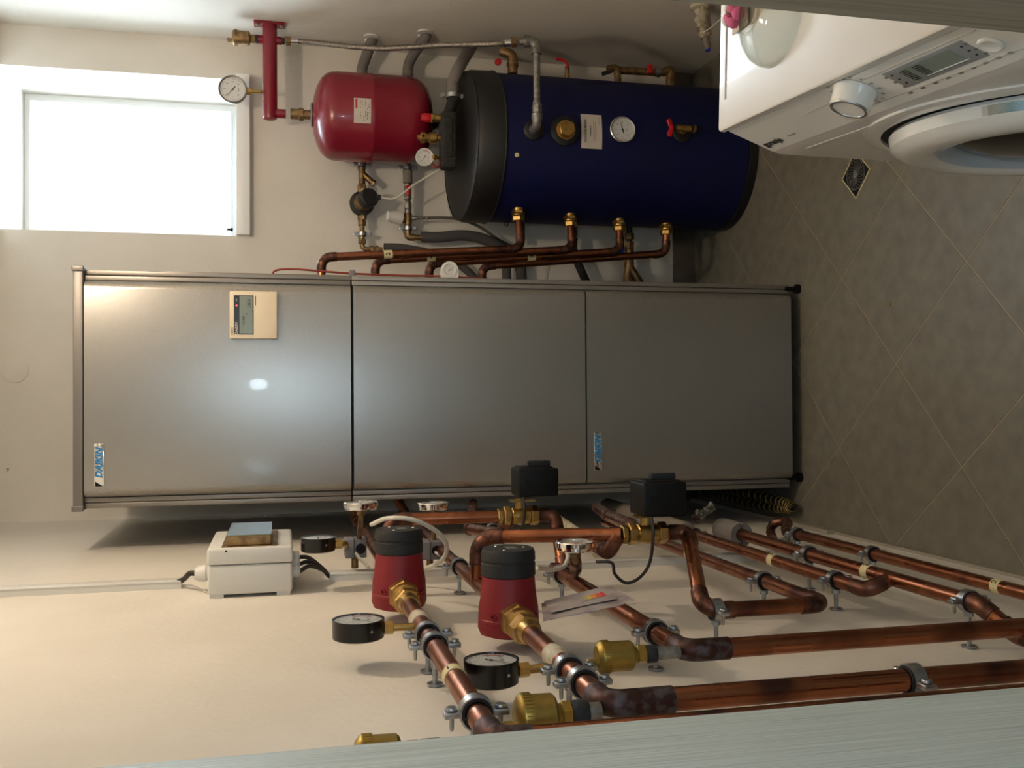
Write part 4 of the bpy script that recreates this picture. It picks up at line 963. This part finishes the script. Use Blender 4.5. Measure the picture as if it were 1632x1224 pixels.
# ---------------- cold water line (lower) with mixing valve
zc_ = W(650, 320, Y=YP).z
q = root('cold_water_line', 'pipe line with red ball valve and white mixing knob on the back wall', 'pipe', W(650, 320, Y=YP))
xl0, xl1 = W(650, 235, Y=YP), W(652, 378, Y=YP); E1 = Vector((xl1.x, YP, zc_)); ze = W(668, 380, Y=YP).z
part('tube', MB().tube(fillet([Vector((xl0.x, YP, zc_)), E1, Vector((E1.x, YP, ze - .016))], .014)[0], .0095, 16), 'brassdull', q)
def at(y): c = W(650, y, Y=YP); return Vector((c.x, YP, zc_))
part('sleeve', MB().cyl(at(292), at(272), .0165), 'foamlight', q)
vb = part('ball_valve', MB().cyl(at(316), at(294), .0125).hexn(at(318), at(313), .0145), 'galv', q)
part('valve_handle', MB().box(at(305) + Vector((0, -.014, 0)), (.036, .008, .013), bev=.002).cyl(at(300) + Vector((0, -.02, 0)), at(300), .008), 'redplastic', vb, 'red handle')
part('union_nut', MB().hexn(at(333), at(322), .0135).cyl(at(345), at(333), .0115), 'galv', q)
mk = at(349)
mv = part('mixing_valve', MB().lathe([(-.02, .013), (0, .015), (.02, .013)], mk, X3, 20).cyl(mk, mk + Z3 * .03, .014), 'brassdull', q)
part('mixing_knob', MB().lathe([(.024, .019), (.028, .024), (.058, .021), (.064, .018), (.078, .0165), (.080, .012)], mk, Vector((.05, -.35, 1)), 24), 'white', mv, 'white mixing knob')
part('side_outlet', MB().cyl(mk, mk + Vector((.004, -.004, -.03)), .0075).cyl(mk + Vector((.004, -.004, -.03)), mk + Vector((.006, -.004, -.062)), .0045).hexn(mk + Vector((.006, -.004, -.062)), mk + Vector((.006, -.004, -.070)), .006), 'galv', mv)
part('elbow_fitting', MB().tube([E1 + X3 * .014, E1 + X3 * .002, E1 + Vector((-.0, 0, -.004)), E1 + Vector((0, 0, -.022))], .0125, 16), 'brassdull', q)
wclamp(650, 267, zc_, .0095, 'zinc pipe clamp on the lower line just left of the red vessel')
wclamp(650, 364, zc_, .0095, 'zinc pipe clamp on the lower line beside the white mixing knob')
b = MB().tube(smooth([mk + Vector((.006, -.004, -.068)), W(710, 347, Y=YP), W(735, 350, Y=YP), W(765, 362, Y=YP), W(800, 385, Y=YP), W(835, 402, Y=YP + .02)]), .0055, 10)
solo('clear_hose', b, 'hose', 'clear thin drain hose curving down behind the tank', 'hose')
b = MB().tube(smooth([W(672, 378, Y=YP), W(700, 378, Y=YP), W(735, 375, Y=YP), W(765, 379, Y=YP), W(790, 390, Y=YP), W(812, 405, Y=YP + .01), W(829, 425, Y=YP + .02), W(832, 470, Y=YP + .02)]), .0185, 18)
solo('foam_hose', b, 'foam', 'thick grey foam-covered hose curving down from the lower line', 'hose')
b = MB().tube(smooth([W(612, 394, Y=YP), W(640, 395, Y=YP), W(680, 402, Y=YP), W(715, 412, Y=YP), W(745, 432, Y=YP), W(765, 455, Y=YP)]), .0140, 18)
solo('foam_hose', b, 'foam', 'thinner grey foam-covered hose passing behind the topmost copper pipe', 'hose')
b = MB().tube([W(807, 398, Y=YP), W(808, 470, Y=YP)], .0165, 18)
solo('foam_hose', b, 'foam', 'grey foam-covered pipe going level behind the copper pipes to the tower', 'hose')
q = root('insulated_pipe', 'grey pipe with white tag behind the topmost tank connection', 'pipe', W(829, 360, Y=YP))
part('tube', MB().cyl(W(831, 310, Y=YP + .01), W(831, 385, Y=YP + .01), .0125), 'galv', q)
part('white_tag', MB().box(W(827, 388, Y=YP - .012), (.012, .002, .010)), 'paper', q)
q = root('insulated_pipe', 'black foam pipe with steel nuts slanting behind the third copper pipe', 'pipe', W(912, 380, Y=YP))
part('tube', MB().cyl(W(914, 310, Y=YP), W(914, 382, Y=YP), .0115), 'galv', q)
part('union_nut', MB().hexn(W(914, 366, Y=YP), W(914, 378, Y=YP), .0145), 'zinc', q)
part('black_sleeve', MB().tube(smooth([W(914, 380, Y=YP), W(914, 400, Y=YP), W(925, 428, Y=YP), W(940, 462, Y=YP)]), .0150, 16), 'blackfoam', q)
q = root('tank_drain_line', 'dull brass valve and strainer with blue handle low behind the copper pipes', 'valve', W(1003, 400, Y=YP))
part('tube', MB().cyl(W(1003, 320, Y=YP), W(1003, 440, Y=YP), .0105), 'hemp', q)
part('union_nut', MB().hexn(W(1003, 372, Y=YP), W(1003, 382, Y=YP), .0165).hexn(W(1003, 385, Y=YP), W(1003, 398, Y=YP), .0185, .3).cyl(W(1003, 398, Y=YP), W(1003, 418, Y=YP), .0155), 'brassdull', q)
part('handle', MB().box(W(990, 399, Y=YP - .01), (.03, .02, .022), bev=.005), 'bluecap', q, 'blue handle')
part('strainer', MB().cyl(W(1003, 418, Y=YP), W(1000, 456, Y=YP), .0175).cyl(W(1003, 425, Y=YP - .004), W(1024, 458, Y=YP - .004), .0150), 'brassdull', q)
b = MB().tube(smooth([W(873, 418, Y=YP + .05), W(868, 438, Y=YP + .05), W(866, 460, Y=YP + .05)]), .0018, 8)
solo('thin_wire', b, 'cablewhite', 'thin pale wire on the wall behind the copper pipes beside the tower', 'wire')
# white rounded plate on the wall behind the tank
b = MB(); pr = []
pxa, pxb = W(712, 300, Y=WB), W(770, 352, Y=WB); x0_, x1_, z1_, z0_ = pxb.x, W(715, 180, Y=WB).x, pxa.z, pxa.z - .16
for cx, cz, a0 in ((x0_ + .04, z1_ - .04, 90), (x0_ + .02, z0_ + .02, 180), (x1_ - .02, z0_ + .02, 270), (x1_ - .02, z1_ - .02, 0)):
    R_ = .04 if a0 == 90 else .02
    for k in range(7): a = math.radians(a0 + 15 * k); pr.append((cx + R_ * math.cos(a), cz + R_ * math.sin(a)))
q = root('wall_plate', 'white rounded plate on the back wall behind the tank lid', 'plate', (x0_, WB, z0_))
part('plate_body', b.prism(pr, WB - .016, WB, lambda x, y, z: Vector((x, z, y))), 'white', q)
part('fixing_screw', MB().lathe([(0, .008), (.008, .008), (.012, .004)], W(712, 304, Y=WB - .016) + Vector((0, 0, -.006)), -Y3, 12), 'zinc', q)
# thermometer clipped in a white bracket at the tower's side
gc = W(717, 430, Y=2.66)
gauge(gc, -Y3, Z3, .0185, .012, 'white', 'tiny dial thermometer in a white arched bracket at the tower side', None, needle=-.8, name='thermometer', nums=False)
o = bpy.data.objects['thermometer.%03d' % 4] if 'thermometer.004' in bpy.data.objects else None
b = MB(); pr = [(-.0225, -.026)] + [(.024 * math.cos(math.radians(a)), .024 * math.sin(math.radians(a))) for a in range(0, 181, 15)][::-1] ; pr = [(-.024, -.024)] + [(-.024 * math.cos(math.radians(a)), .024 * math.sin(math.radians(a))) for a in range(0, 181, 15)] + [(.024, -.024)]
par = o or [x for x in bpy.data.objects if x.name.startswith('thermometer')][-1]
part('bracket', b.prism([(y, -x) for x, y in pr][::-1], .002, .014, lambda x, y, z, gc=gc: gc + Vector((x, z, y))), 'white', par)
part('bracket_foot', MB().box(gc + Vector((-.0265, .008, 0)), (.006, .018, .056), bev=.001), 'white', par)
# thin red capillary running down beside the tower
b = MB().tube(smooth([W(432, 440, Y=2.70), W(440, 431, Y=2.70), W(465, 429, Y=2.70), W(510, 432, Y=2.70), W(562, 436, Y=2.70), W(640, 439, Y=2.70), W(700, 440, Y=2.70), W(770, 444, Y=2.70)]), .0028, 10)
q = solo('capillary_tube', b, 'redtube', 'thin reddish tube running down along the right side of the tower', 'tube')
b = MB().box(W(561, 436, Y=2.70), (.02, .012, .016), bev=.003); q2_ = part('clip', b, 'greybox', q)
q2_.location = -q.location * 0
# ---------------- fittings on the tank's right side
def side(x, y, Y): return W(x, y, Y=Y)
q = root('tank_outlet', 'dull brass elbow with red tap on the right side of the blue tank', 'valve', side(817, 100, 3.1))
part('elbow', MB().tube(smooth([side(817, 118, 3.1), side(817, 100, 3.1), side(815, 88, 3.1), side(800, 82, 3.12)]), .0165, 18), 'brassdull', q)
part('elbow_rim', MB().lathe([(0, .0195), (.012, .0195)], side(817, 106, 3.1), X3, 20), 'brassdull', q)
part('tap_knob', MB().lathe([(0, .007), (.004, .011), (.012, .011), (.014, .006)], side(793, 100, 3.08), -Y3, 16), 'redplastic', q)
q = root('tank_tap', 'red curved lever tap on the right side of the blue tank', 'valve', side(903, 108, 3.1))
part('tap_body', MB().cyl(side(904, 135, 3.1), side(904, 106, 3.1), .008), 'brassdull', q)
part('lever', MB().tube(smooth([side(904, 108, 3.09), side(903, 100, 3.09), side(896, 95, 3.09), side(886, 94, 3.09)]), .0048, 10), 'redplastic', q)
q = root('lower_outlet_group', 'dull brass valve group with red handle low on the right of the tank', 'valve', side(1030, 112, 3.1))
part('inlet_elbow', MB().tube(smooth([side(985, 145, 3.1), side(983, 112, 3.1), side(975, 109, 3.1), side(968, 110, 3.1)]), .012, 16), 'brassdull', q)
part('valve_body', MB().cyl(side(985, 112, 3.1), side(1060, 116, 3.1), .0125), 'brassdull', q)
part('valve_handle', MB().box(side(1036, 110, 3.085), (.03, .012, .018), bev=.003), 'redplastic', q)
part('union_nut', MB().hexn(side(1044, 114, 3.1), side(1052, 115, 3.1), .019), 'galv', q)
part('outlet_elbow', MB().tube(smooth([side(1056, 116, 3.1), side(1068, 112, 3.1), side(1068, 126, 3.1), side(1068, 150, 3.1)]), .014, 16), 'brassdull', q)
part('thermometer_probe', MB().cyl(side(960, 118, 3.1), side(975, 113, 3.1), .007), 'hemp', q)
# ================================================================= FLOOR DRAIN
q = root('floor_drain', 'small square floor drain with a round radial grate beside the washing machine', 'drain', (.597, 2.333, 0))
def sq(h, r0, r1): return [(r0, h), (r1, h)]
dc_ = Vector((.597, 2.333, 0)); D1, D2 = Vector((.707, .707, 0)), Vector((-.707, .707, 0))
b = MB()
for s in (-1, 1): b.box(dc_ + D1 * s * .0455 + Z3 * .0012, (.003, .094, .0024), (D1, D2, Z3)); b.box(dc_ + D2 * s * .0455 + Z3 * .0012, (.091, .003, .0024), (D1, D2, Z3))
part('border_frame', b, 'tape', q)
part('cover_plate', MB().box(dc_ + Z3 * .0007, (.088, .088, .0014), (D1, D2, Z3)), 'black', q)
b = MB().lathe([(0, .010), (.003, .010), (.004, .006)], dc_ + Z3 * .001, Z3, 24).lathe([(.001, .042), (.003, .042), (.003, .040), (.001, .040)], dc_, Z3, 40, closed=True)
for k in range(20):
    a = 2 * PI * k / 20; d = Vector((math.cos(a), math.sin(a), 0)); d2 = Vector((math.cos(a + .5), math.sin(a + .5), 0)); b.tube([dc_ + d * .011 + Z3 * .002, dc_ + (d * .6 + d2 * .4).normalized() * .026 + Z3 * .0028, dc_ + d2 * .040 + Z3 * .002], .0011, 6)
part('grate', b, 'galv', q)
b = MB().lathe([(0, .005), (.002, .006), (.003, .003)], W(1418, 485, Z=0), Z3, 7); solo('crumb', b, 'gold', 'small orange-brown crumb lying on the tiled floor', 'crumb')
# ================================================================= WASHING MACHINE
O_ = Vector((.407, 1.364, 0)); ew = Vector((-.068, -.998, 0)).normalized(); ed = Vector((.998, -.068, 0)).normalized()
def Wa(a, d, z): return O_ + ew * a + ed * d + Z3 * z
WW, WD = .598, .58
wm = root('washing_machine', 'white front-loading washing machine with large round door and control dial', 'washing machine', Wa(WW / 2, WD / 2, 0))
prof = [(0, .848), (-.002, .838), (-.028, .766), (-.032, .755), (-.033, .70), (-.033, .02), (WD, .02), (WD, .848)]
part('cabinet', MB().prism([(d, z) for d, z in prof], 0, WW, lambda x, y, z: Wa(z, x, y)), 'enamel', wm)
tp = part('top_plate', MB().prism([(-.004, .846), (-.003, .853), (0, .855), (WD - .0, .855), (WD, .846)], -.001, WW + .001, lambda x, y, z: Wa(z, x, y)), 'enamel', wm)
part('top_ridge', MB().box(Wa(.020, WD / 2 + .01, .8555), (.003, WD - .06, .0016), (ew, ed, Z3)), 'softline', tp)
for a, d in ((.05, .05), (WW - .05, .05), (.05, WD - .05), (WW - .05, WD - .05)): part('foot', MB().cyl(Wa(a, d, 0), Wa(a, d, .022), .02), 'black', wm)
pn = (Wa(0, -.002, .838) - Wa(0, -.028, .766)).normalized(); pN = pn.cross(ew).normalized()
if pN.dot(ed) > 0: pN = -pN
def PL(x, y, h=0):
    d = RW @ Vector((1224 - y - 612, x - 816, F)); o = Wa(0, -.002, .838); k = (o - CAM).dot(pN) / d.dot(pN); return CAM + d * k + pN * h
cp = part('control_panel', MB().box((Wa(WW / 2, -.015, .802) + pN * .0004), (WW - .004, .0765, .002), (ew, pn, pN)), 'whitegloss', wm)
p0, p1 = PL(1219, 231), PL(1246, 219)
part('maker_lettering', MB().text('gorenje', PL(1232, 225, .0022), ew, pn, .0165, bold=.0008), 'ink', cp)
part('model_lettering', MB().box(PL(1262, 213, .0017), (.022, .0018, .0004), (ew, pn, pN)), 'greyink', cp)
# dial
kb = PL(1364, 142, .002)
kn = part('programme_dial', MB().lathe([(0, .0275), (.003, .0275), (.006, .0255), (.022, .0245), (.0245, .0225), (.0245, .001)], kb, pN, 48), 'whitegloss', wm, 'white round programme dial')
part('dial_rim', MB().lathe([(.0235, .0235), (.0255, .0230), (.0255, .0195), (.0235, .0190)], kb, pN, 48, closed=True), 'zinc', kn)
b = MB()
for k in range(16):
    a = 2 * PI * k / 16; d = ew * math.cos(a) + pn * math.sin(a)
    b.text('%s' % ('30 40 60 95 20 15 90 50'.split()[k % 8]), PL(1364, 142, .0018) + d * .034, ew, pn, .0062)
part('dial_markings', b, 'ink', cp)
# display
def quad(pts, h, hb=0): P = [PL(x, y, h) for x, y in pts]; Q = [PL(x, y, hb) for x, y in pts]; return MB().add(P + Q, [(0, 1, 2, 3), (7, 6, 5, 4), (0, 4, 5, 1), (1, 5, 6, 2), (2, 6, 7, 3), (3, 7, 4, 0)])
def rectp(c, w_, h_, hh): c = PL(*c, hh); return MB().box(c, (w_, h_, .002), (ew, pn, pN))
A_ = PL(1426, 127); B_ = PL(1556, 74); mid = (A_ + B_) / 2; wlen = abs((B_ - A_).dot(ew)); 
dsp = part('display_bezel', MB().box(mid + pN * .0008, (wlen, .038, .002), (ew, pn, pN), .0006), 'display', wm, 'grey display strip')
part('display_window', MB().box(mid + pN * .0018 + ew * .0, (wlen * .62, .028, .001), (ew, pn, pN)), 'lcd', dsp)
b = MB()
for k in range(7):
    for j in (0, 1): b.box(mid + pN * .0026 + ew * wlen * (-.28 + j * .16 + .003 * 0) + ew * 0 + pn * (.010 - .0034 * k), (wlen * .09, .0014, .0004), (ew, pn, pN))
for s in (-1, 1):
    for k in range(3): b.lathe([(0, .0016), (.0006, .0014)], mid + ew * s * wlen * .43 + pn * (.010 - .010 * k) + pN * .0018, pN, 10)
part('display_marks', b, 'ink', dsp, kind='stuff')
part('display_highlight_bar', MB().box(mid + pN * .0026 + pn * -.011 + ew * .012, (wlen * .5, .0012, .0006), (ew, pn, pN)), 'white', dsp)
b = MB()
for k in range(9):
    x, y = 1452 + 20 * k, 140 - 8.0 * k; b.box(PL(x, y + 6, .0017), (.007, .0035, .0003), (ew, pn, pN))
for x, y in ((1413, 122), (1428, 129), (1443, 136), (1540, 68), (1556, 76), (1572, 83)): b.box(PL(x, y, .0017), (.0045, .0035, .0003), (ew, pn, pN))
part('symbol_marks', b, 'greyink', cp)
part('start_button', MB().lathe([(0, .013), (.0015, .0135), (.003, .0125), (.0035, .0105), (.0028, .009), (.0028, .001)], PL(1580, 68, .001), pN, 28), 'whitegloss', wm)
for (xa, ya, xb, yb) in ((1333, 145, 1556, 45), (1390, 166, 1631, 75)):
    a_, b2 = PL(xa, ya, .0016), PL(xb, yb, .0016); part('panel_seam', MB().box((a_ + b2) / 2, ((b2 - a_).length, .0012, .0006), (b2 - a_, pn, pN)), 'softline', cp)
# drawer outline
a_, b2 = PL(1285, 180, .0016), PL(1320, 163, .0016); part('drawer_seam', MB().box((a_ + b2) / 2, ((b2 - a_).length, .0012, .0005), (b2 - a_, pn, pN)), 'softline', cp)
# detergent grip relief and lower curve
part('grip_recess', MB().box(Wa(.16, -.0335, .738), (.20, .012, .002), (ew, Z3, ed), .0009), 'enamel', wm)
# door
dcn = Wa(.300, -.033, .500); out = -ed; RD = .222
dr = part('door_ring', MB().lathe([(.0, RD - .012), (.004, RD - .002), (.008, RD), (.022, RD - .003), (.030, RD - .012), (.036, RD - .026), (.037, RD - .046), (.032, RD - .060), (.022, RD - .068), (.010, RD - .074)], dcn, out, 96, cap=False), 'whitegloss', wm, 'white glossy door ring')
part('door_gap', MB().lathe([(-.001, RD + .010), (.0008, RD + .010), (.002, RD - .02), (-.001, RD - .02)], dcn, out, 96, closed=True), 'rubber', wm)
part('front_surround', MB().lathe([(-.001, RD + .034), (.002, RD + .033), (.006, RD + .016), (.005, RD + .010), (-.001, RD + .010)], dcn, out, 96, closed=True), 'whitegloss', wm)
part('inner_bezel', MB().lathe([(.030, RD - .0615), (.032, RD - .065), (.026, RD - .072), (.014, RD - .078)], dcn, out, 96, cap=False), 'bezelgrey', dr)
part('door_glass', MB().lathe([(.012, RD - .074), (.020, RD - .09), (.030, RD - .13), (.034, .03), (.034, .001)], dcn, out, 72), 'doorglass', dr, 'dark domed door glass')
a = math.radians(62)
for a0, a1_, m_, h in ((38, 67, 'display', .0005), (52, 65, 'mirror', .001)):
    b = MB(); P = []
    for k in range(9):
        t = math.radians(a0 + (a1_ - a0) * k / 8)
        for (hh, rr) in ((.010, RD + h), (.021, RD - .002 + h)): P.append(dcn + out * hh + (ew * math.cos(t) + Z3 * math.sin(t)) * rr)
    b.add(P, [(2 * k, 2 * k + 2, 2 * k + 3, 2 * k + 1) for k in range(8)])
    part('energy_sticker', b, m_ if m_ != 'display' else 'paper', dr, 'pale sticker on the rim of the door')
# clear plastic bowl upside down on the washer, pink cloth flower
bc = Vector((.512, 1.185, .8552))
b = MB().lathe([(r0 * .82, r1 * .86) for r0, r1 in ((0, .078), (.001, .0795), (.012, .079), (.024, .074), (.034, .064), (.042, .046), (.046, .034), (.0505, .033), (.0505, .030), (.0445, .030), (.0445, .001))], bc, Z3, 64, cap=False)
b.lathe([(r0 * .82, r1 * .86) for r0, r1 in ((0, .0775), (.012, .0772), (.0235, .0725), (.033, .0625), (.0405, .045), (.043, .030))], bc, Z3, 64, cap=False)
solo('plastic_bowl', b, 'bowl', 'clear plastic bowl turned upside down on the washing machine top', 'bowl')
fc = W(1163, 18, Z=.875)
q = root('cloth_flower', 'pink and white knitted flower on the back corner of the washing machine', 'flower', (fc.x, fc.y, .855))
rnd = random.Random(11)
for k in range(9):
    a = k * 2.4; r_ = .006 + .0022 * k; c = Vector((fc.x, fc.y, .857)) + Vector((math.cos(a) * r_, math.sin(a) * r_, .010 + .003 * (k % 3)))
    d = Vector((math.cos(a), math.sin(a), .8)).normalized()
    part('petal', MB().lathe([(-.003, .002), (0, .008), (.004, .010), (.008, .007), (.010, .002)], c, d, 9), 'pink' if k % 3 else 'paper', q)
b = crumple(Vector((fc.x, fc.y, .8585)), X3, Y3, .05, .05, .0015, 7, .001); part('doily', b, 'paper', q)
# taped trap and tap on the right wall behind the washer
tw = W(1108, 40, X=WR)
q = root('wall_trap', 'taped beige washer connection with a blue tip on the right wall', 'tap', tw)
c = W(1122, 46, X=WR - .07)
part('wall_rose', MB().lathe([(0, .034), (.008, .033), (.014, .022)], Vector((WR, c.y, c.z + .01)), -X3, 20), 'tapedwhite', q)
part('trap_body', MB().tube(smooth([Vector((WR - .005, c.y, c.z + .01)), c + Vector((.02, 0, .008)), c, c + Vector((-.03, -.004, -.004))]), .02, 14, rr=[.018 + .004 * math.sin(i * 1.3) for i in range(25)]), 'tapedwhite', q)
part('blue_tip', MB().cyl(c + Vector((-.028, -.004, -.004)), c + Vector((-.055, -.006, -.008)), .010).lathe([(0, .009), (.01, .008)], c + Vector((-.055, -.006, -.008)), -X3, 14), 'foamlight', q)
part('tip_cap', MB().lathe([(0, .0085), (.006, .0075)], c + Vector((-.064, -.006, -.009)), -X3, 14), 'bluecap', q)
part('inlet_hose', MB().tube(smooth([c + Vector((.0, -.02, -.0)), c + Vector((.005, -.10, .04)), c + Vector((.0, -.3, .10)), c + Vector((-.02, -.7, .12))]), .015, 14), 'tapedwhite', q)
part('thin_wires', MB().tube(smooth([c + Vector((-.02, -.01, .01)), c + Vector((-.015, -.1, .0)), c + Vector((-.03, -.4, .02))]), .002, 8), 'cablewhite', q)
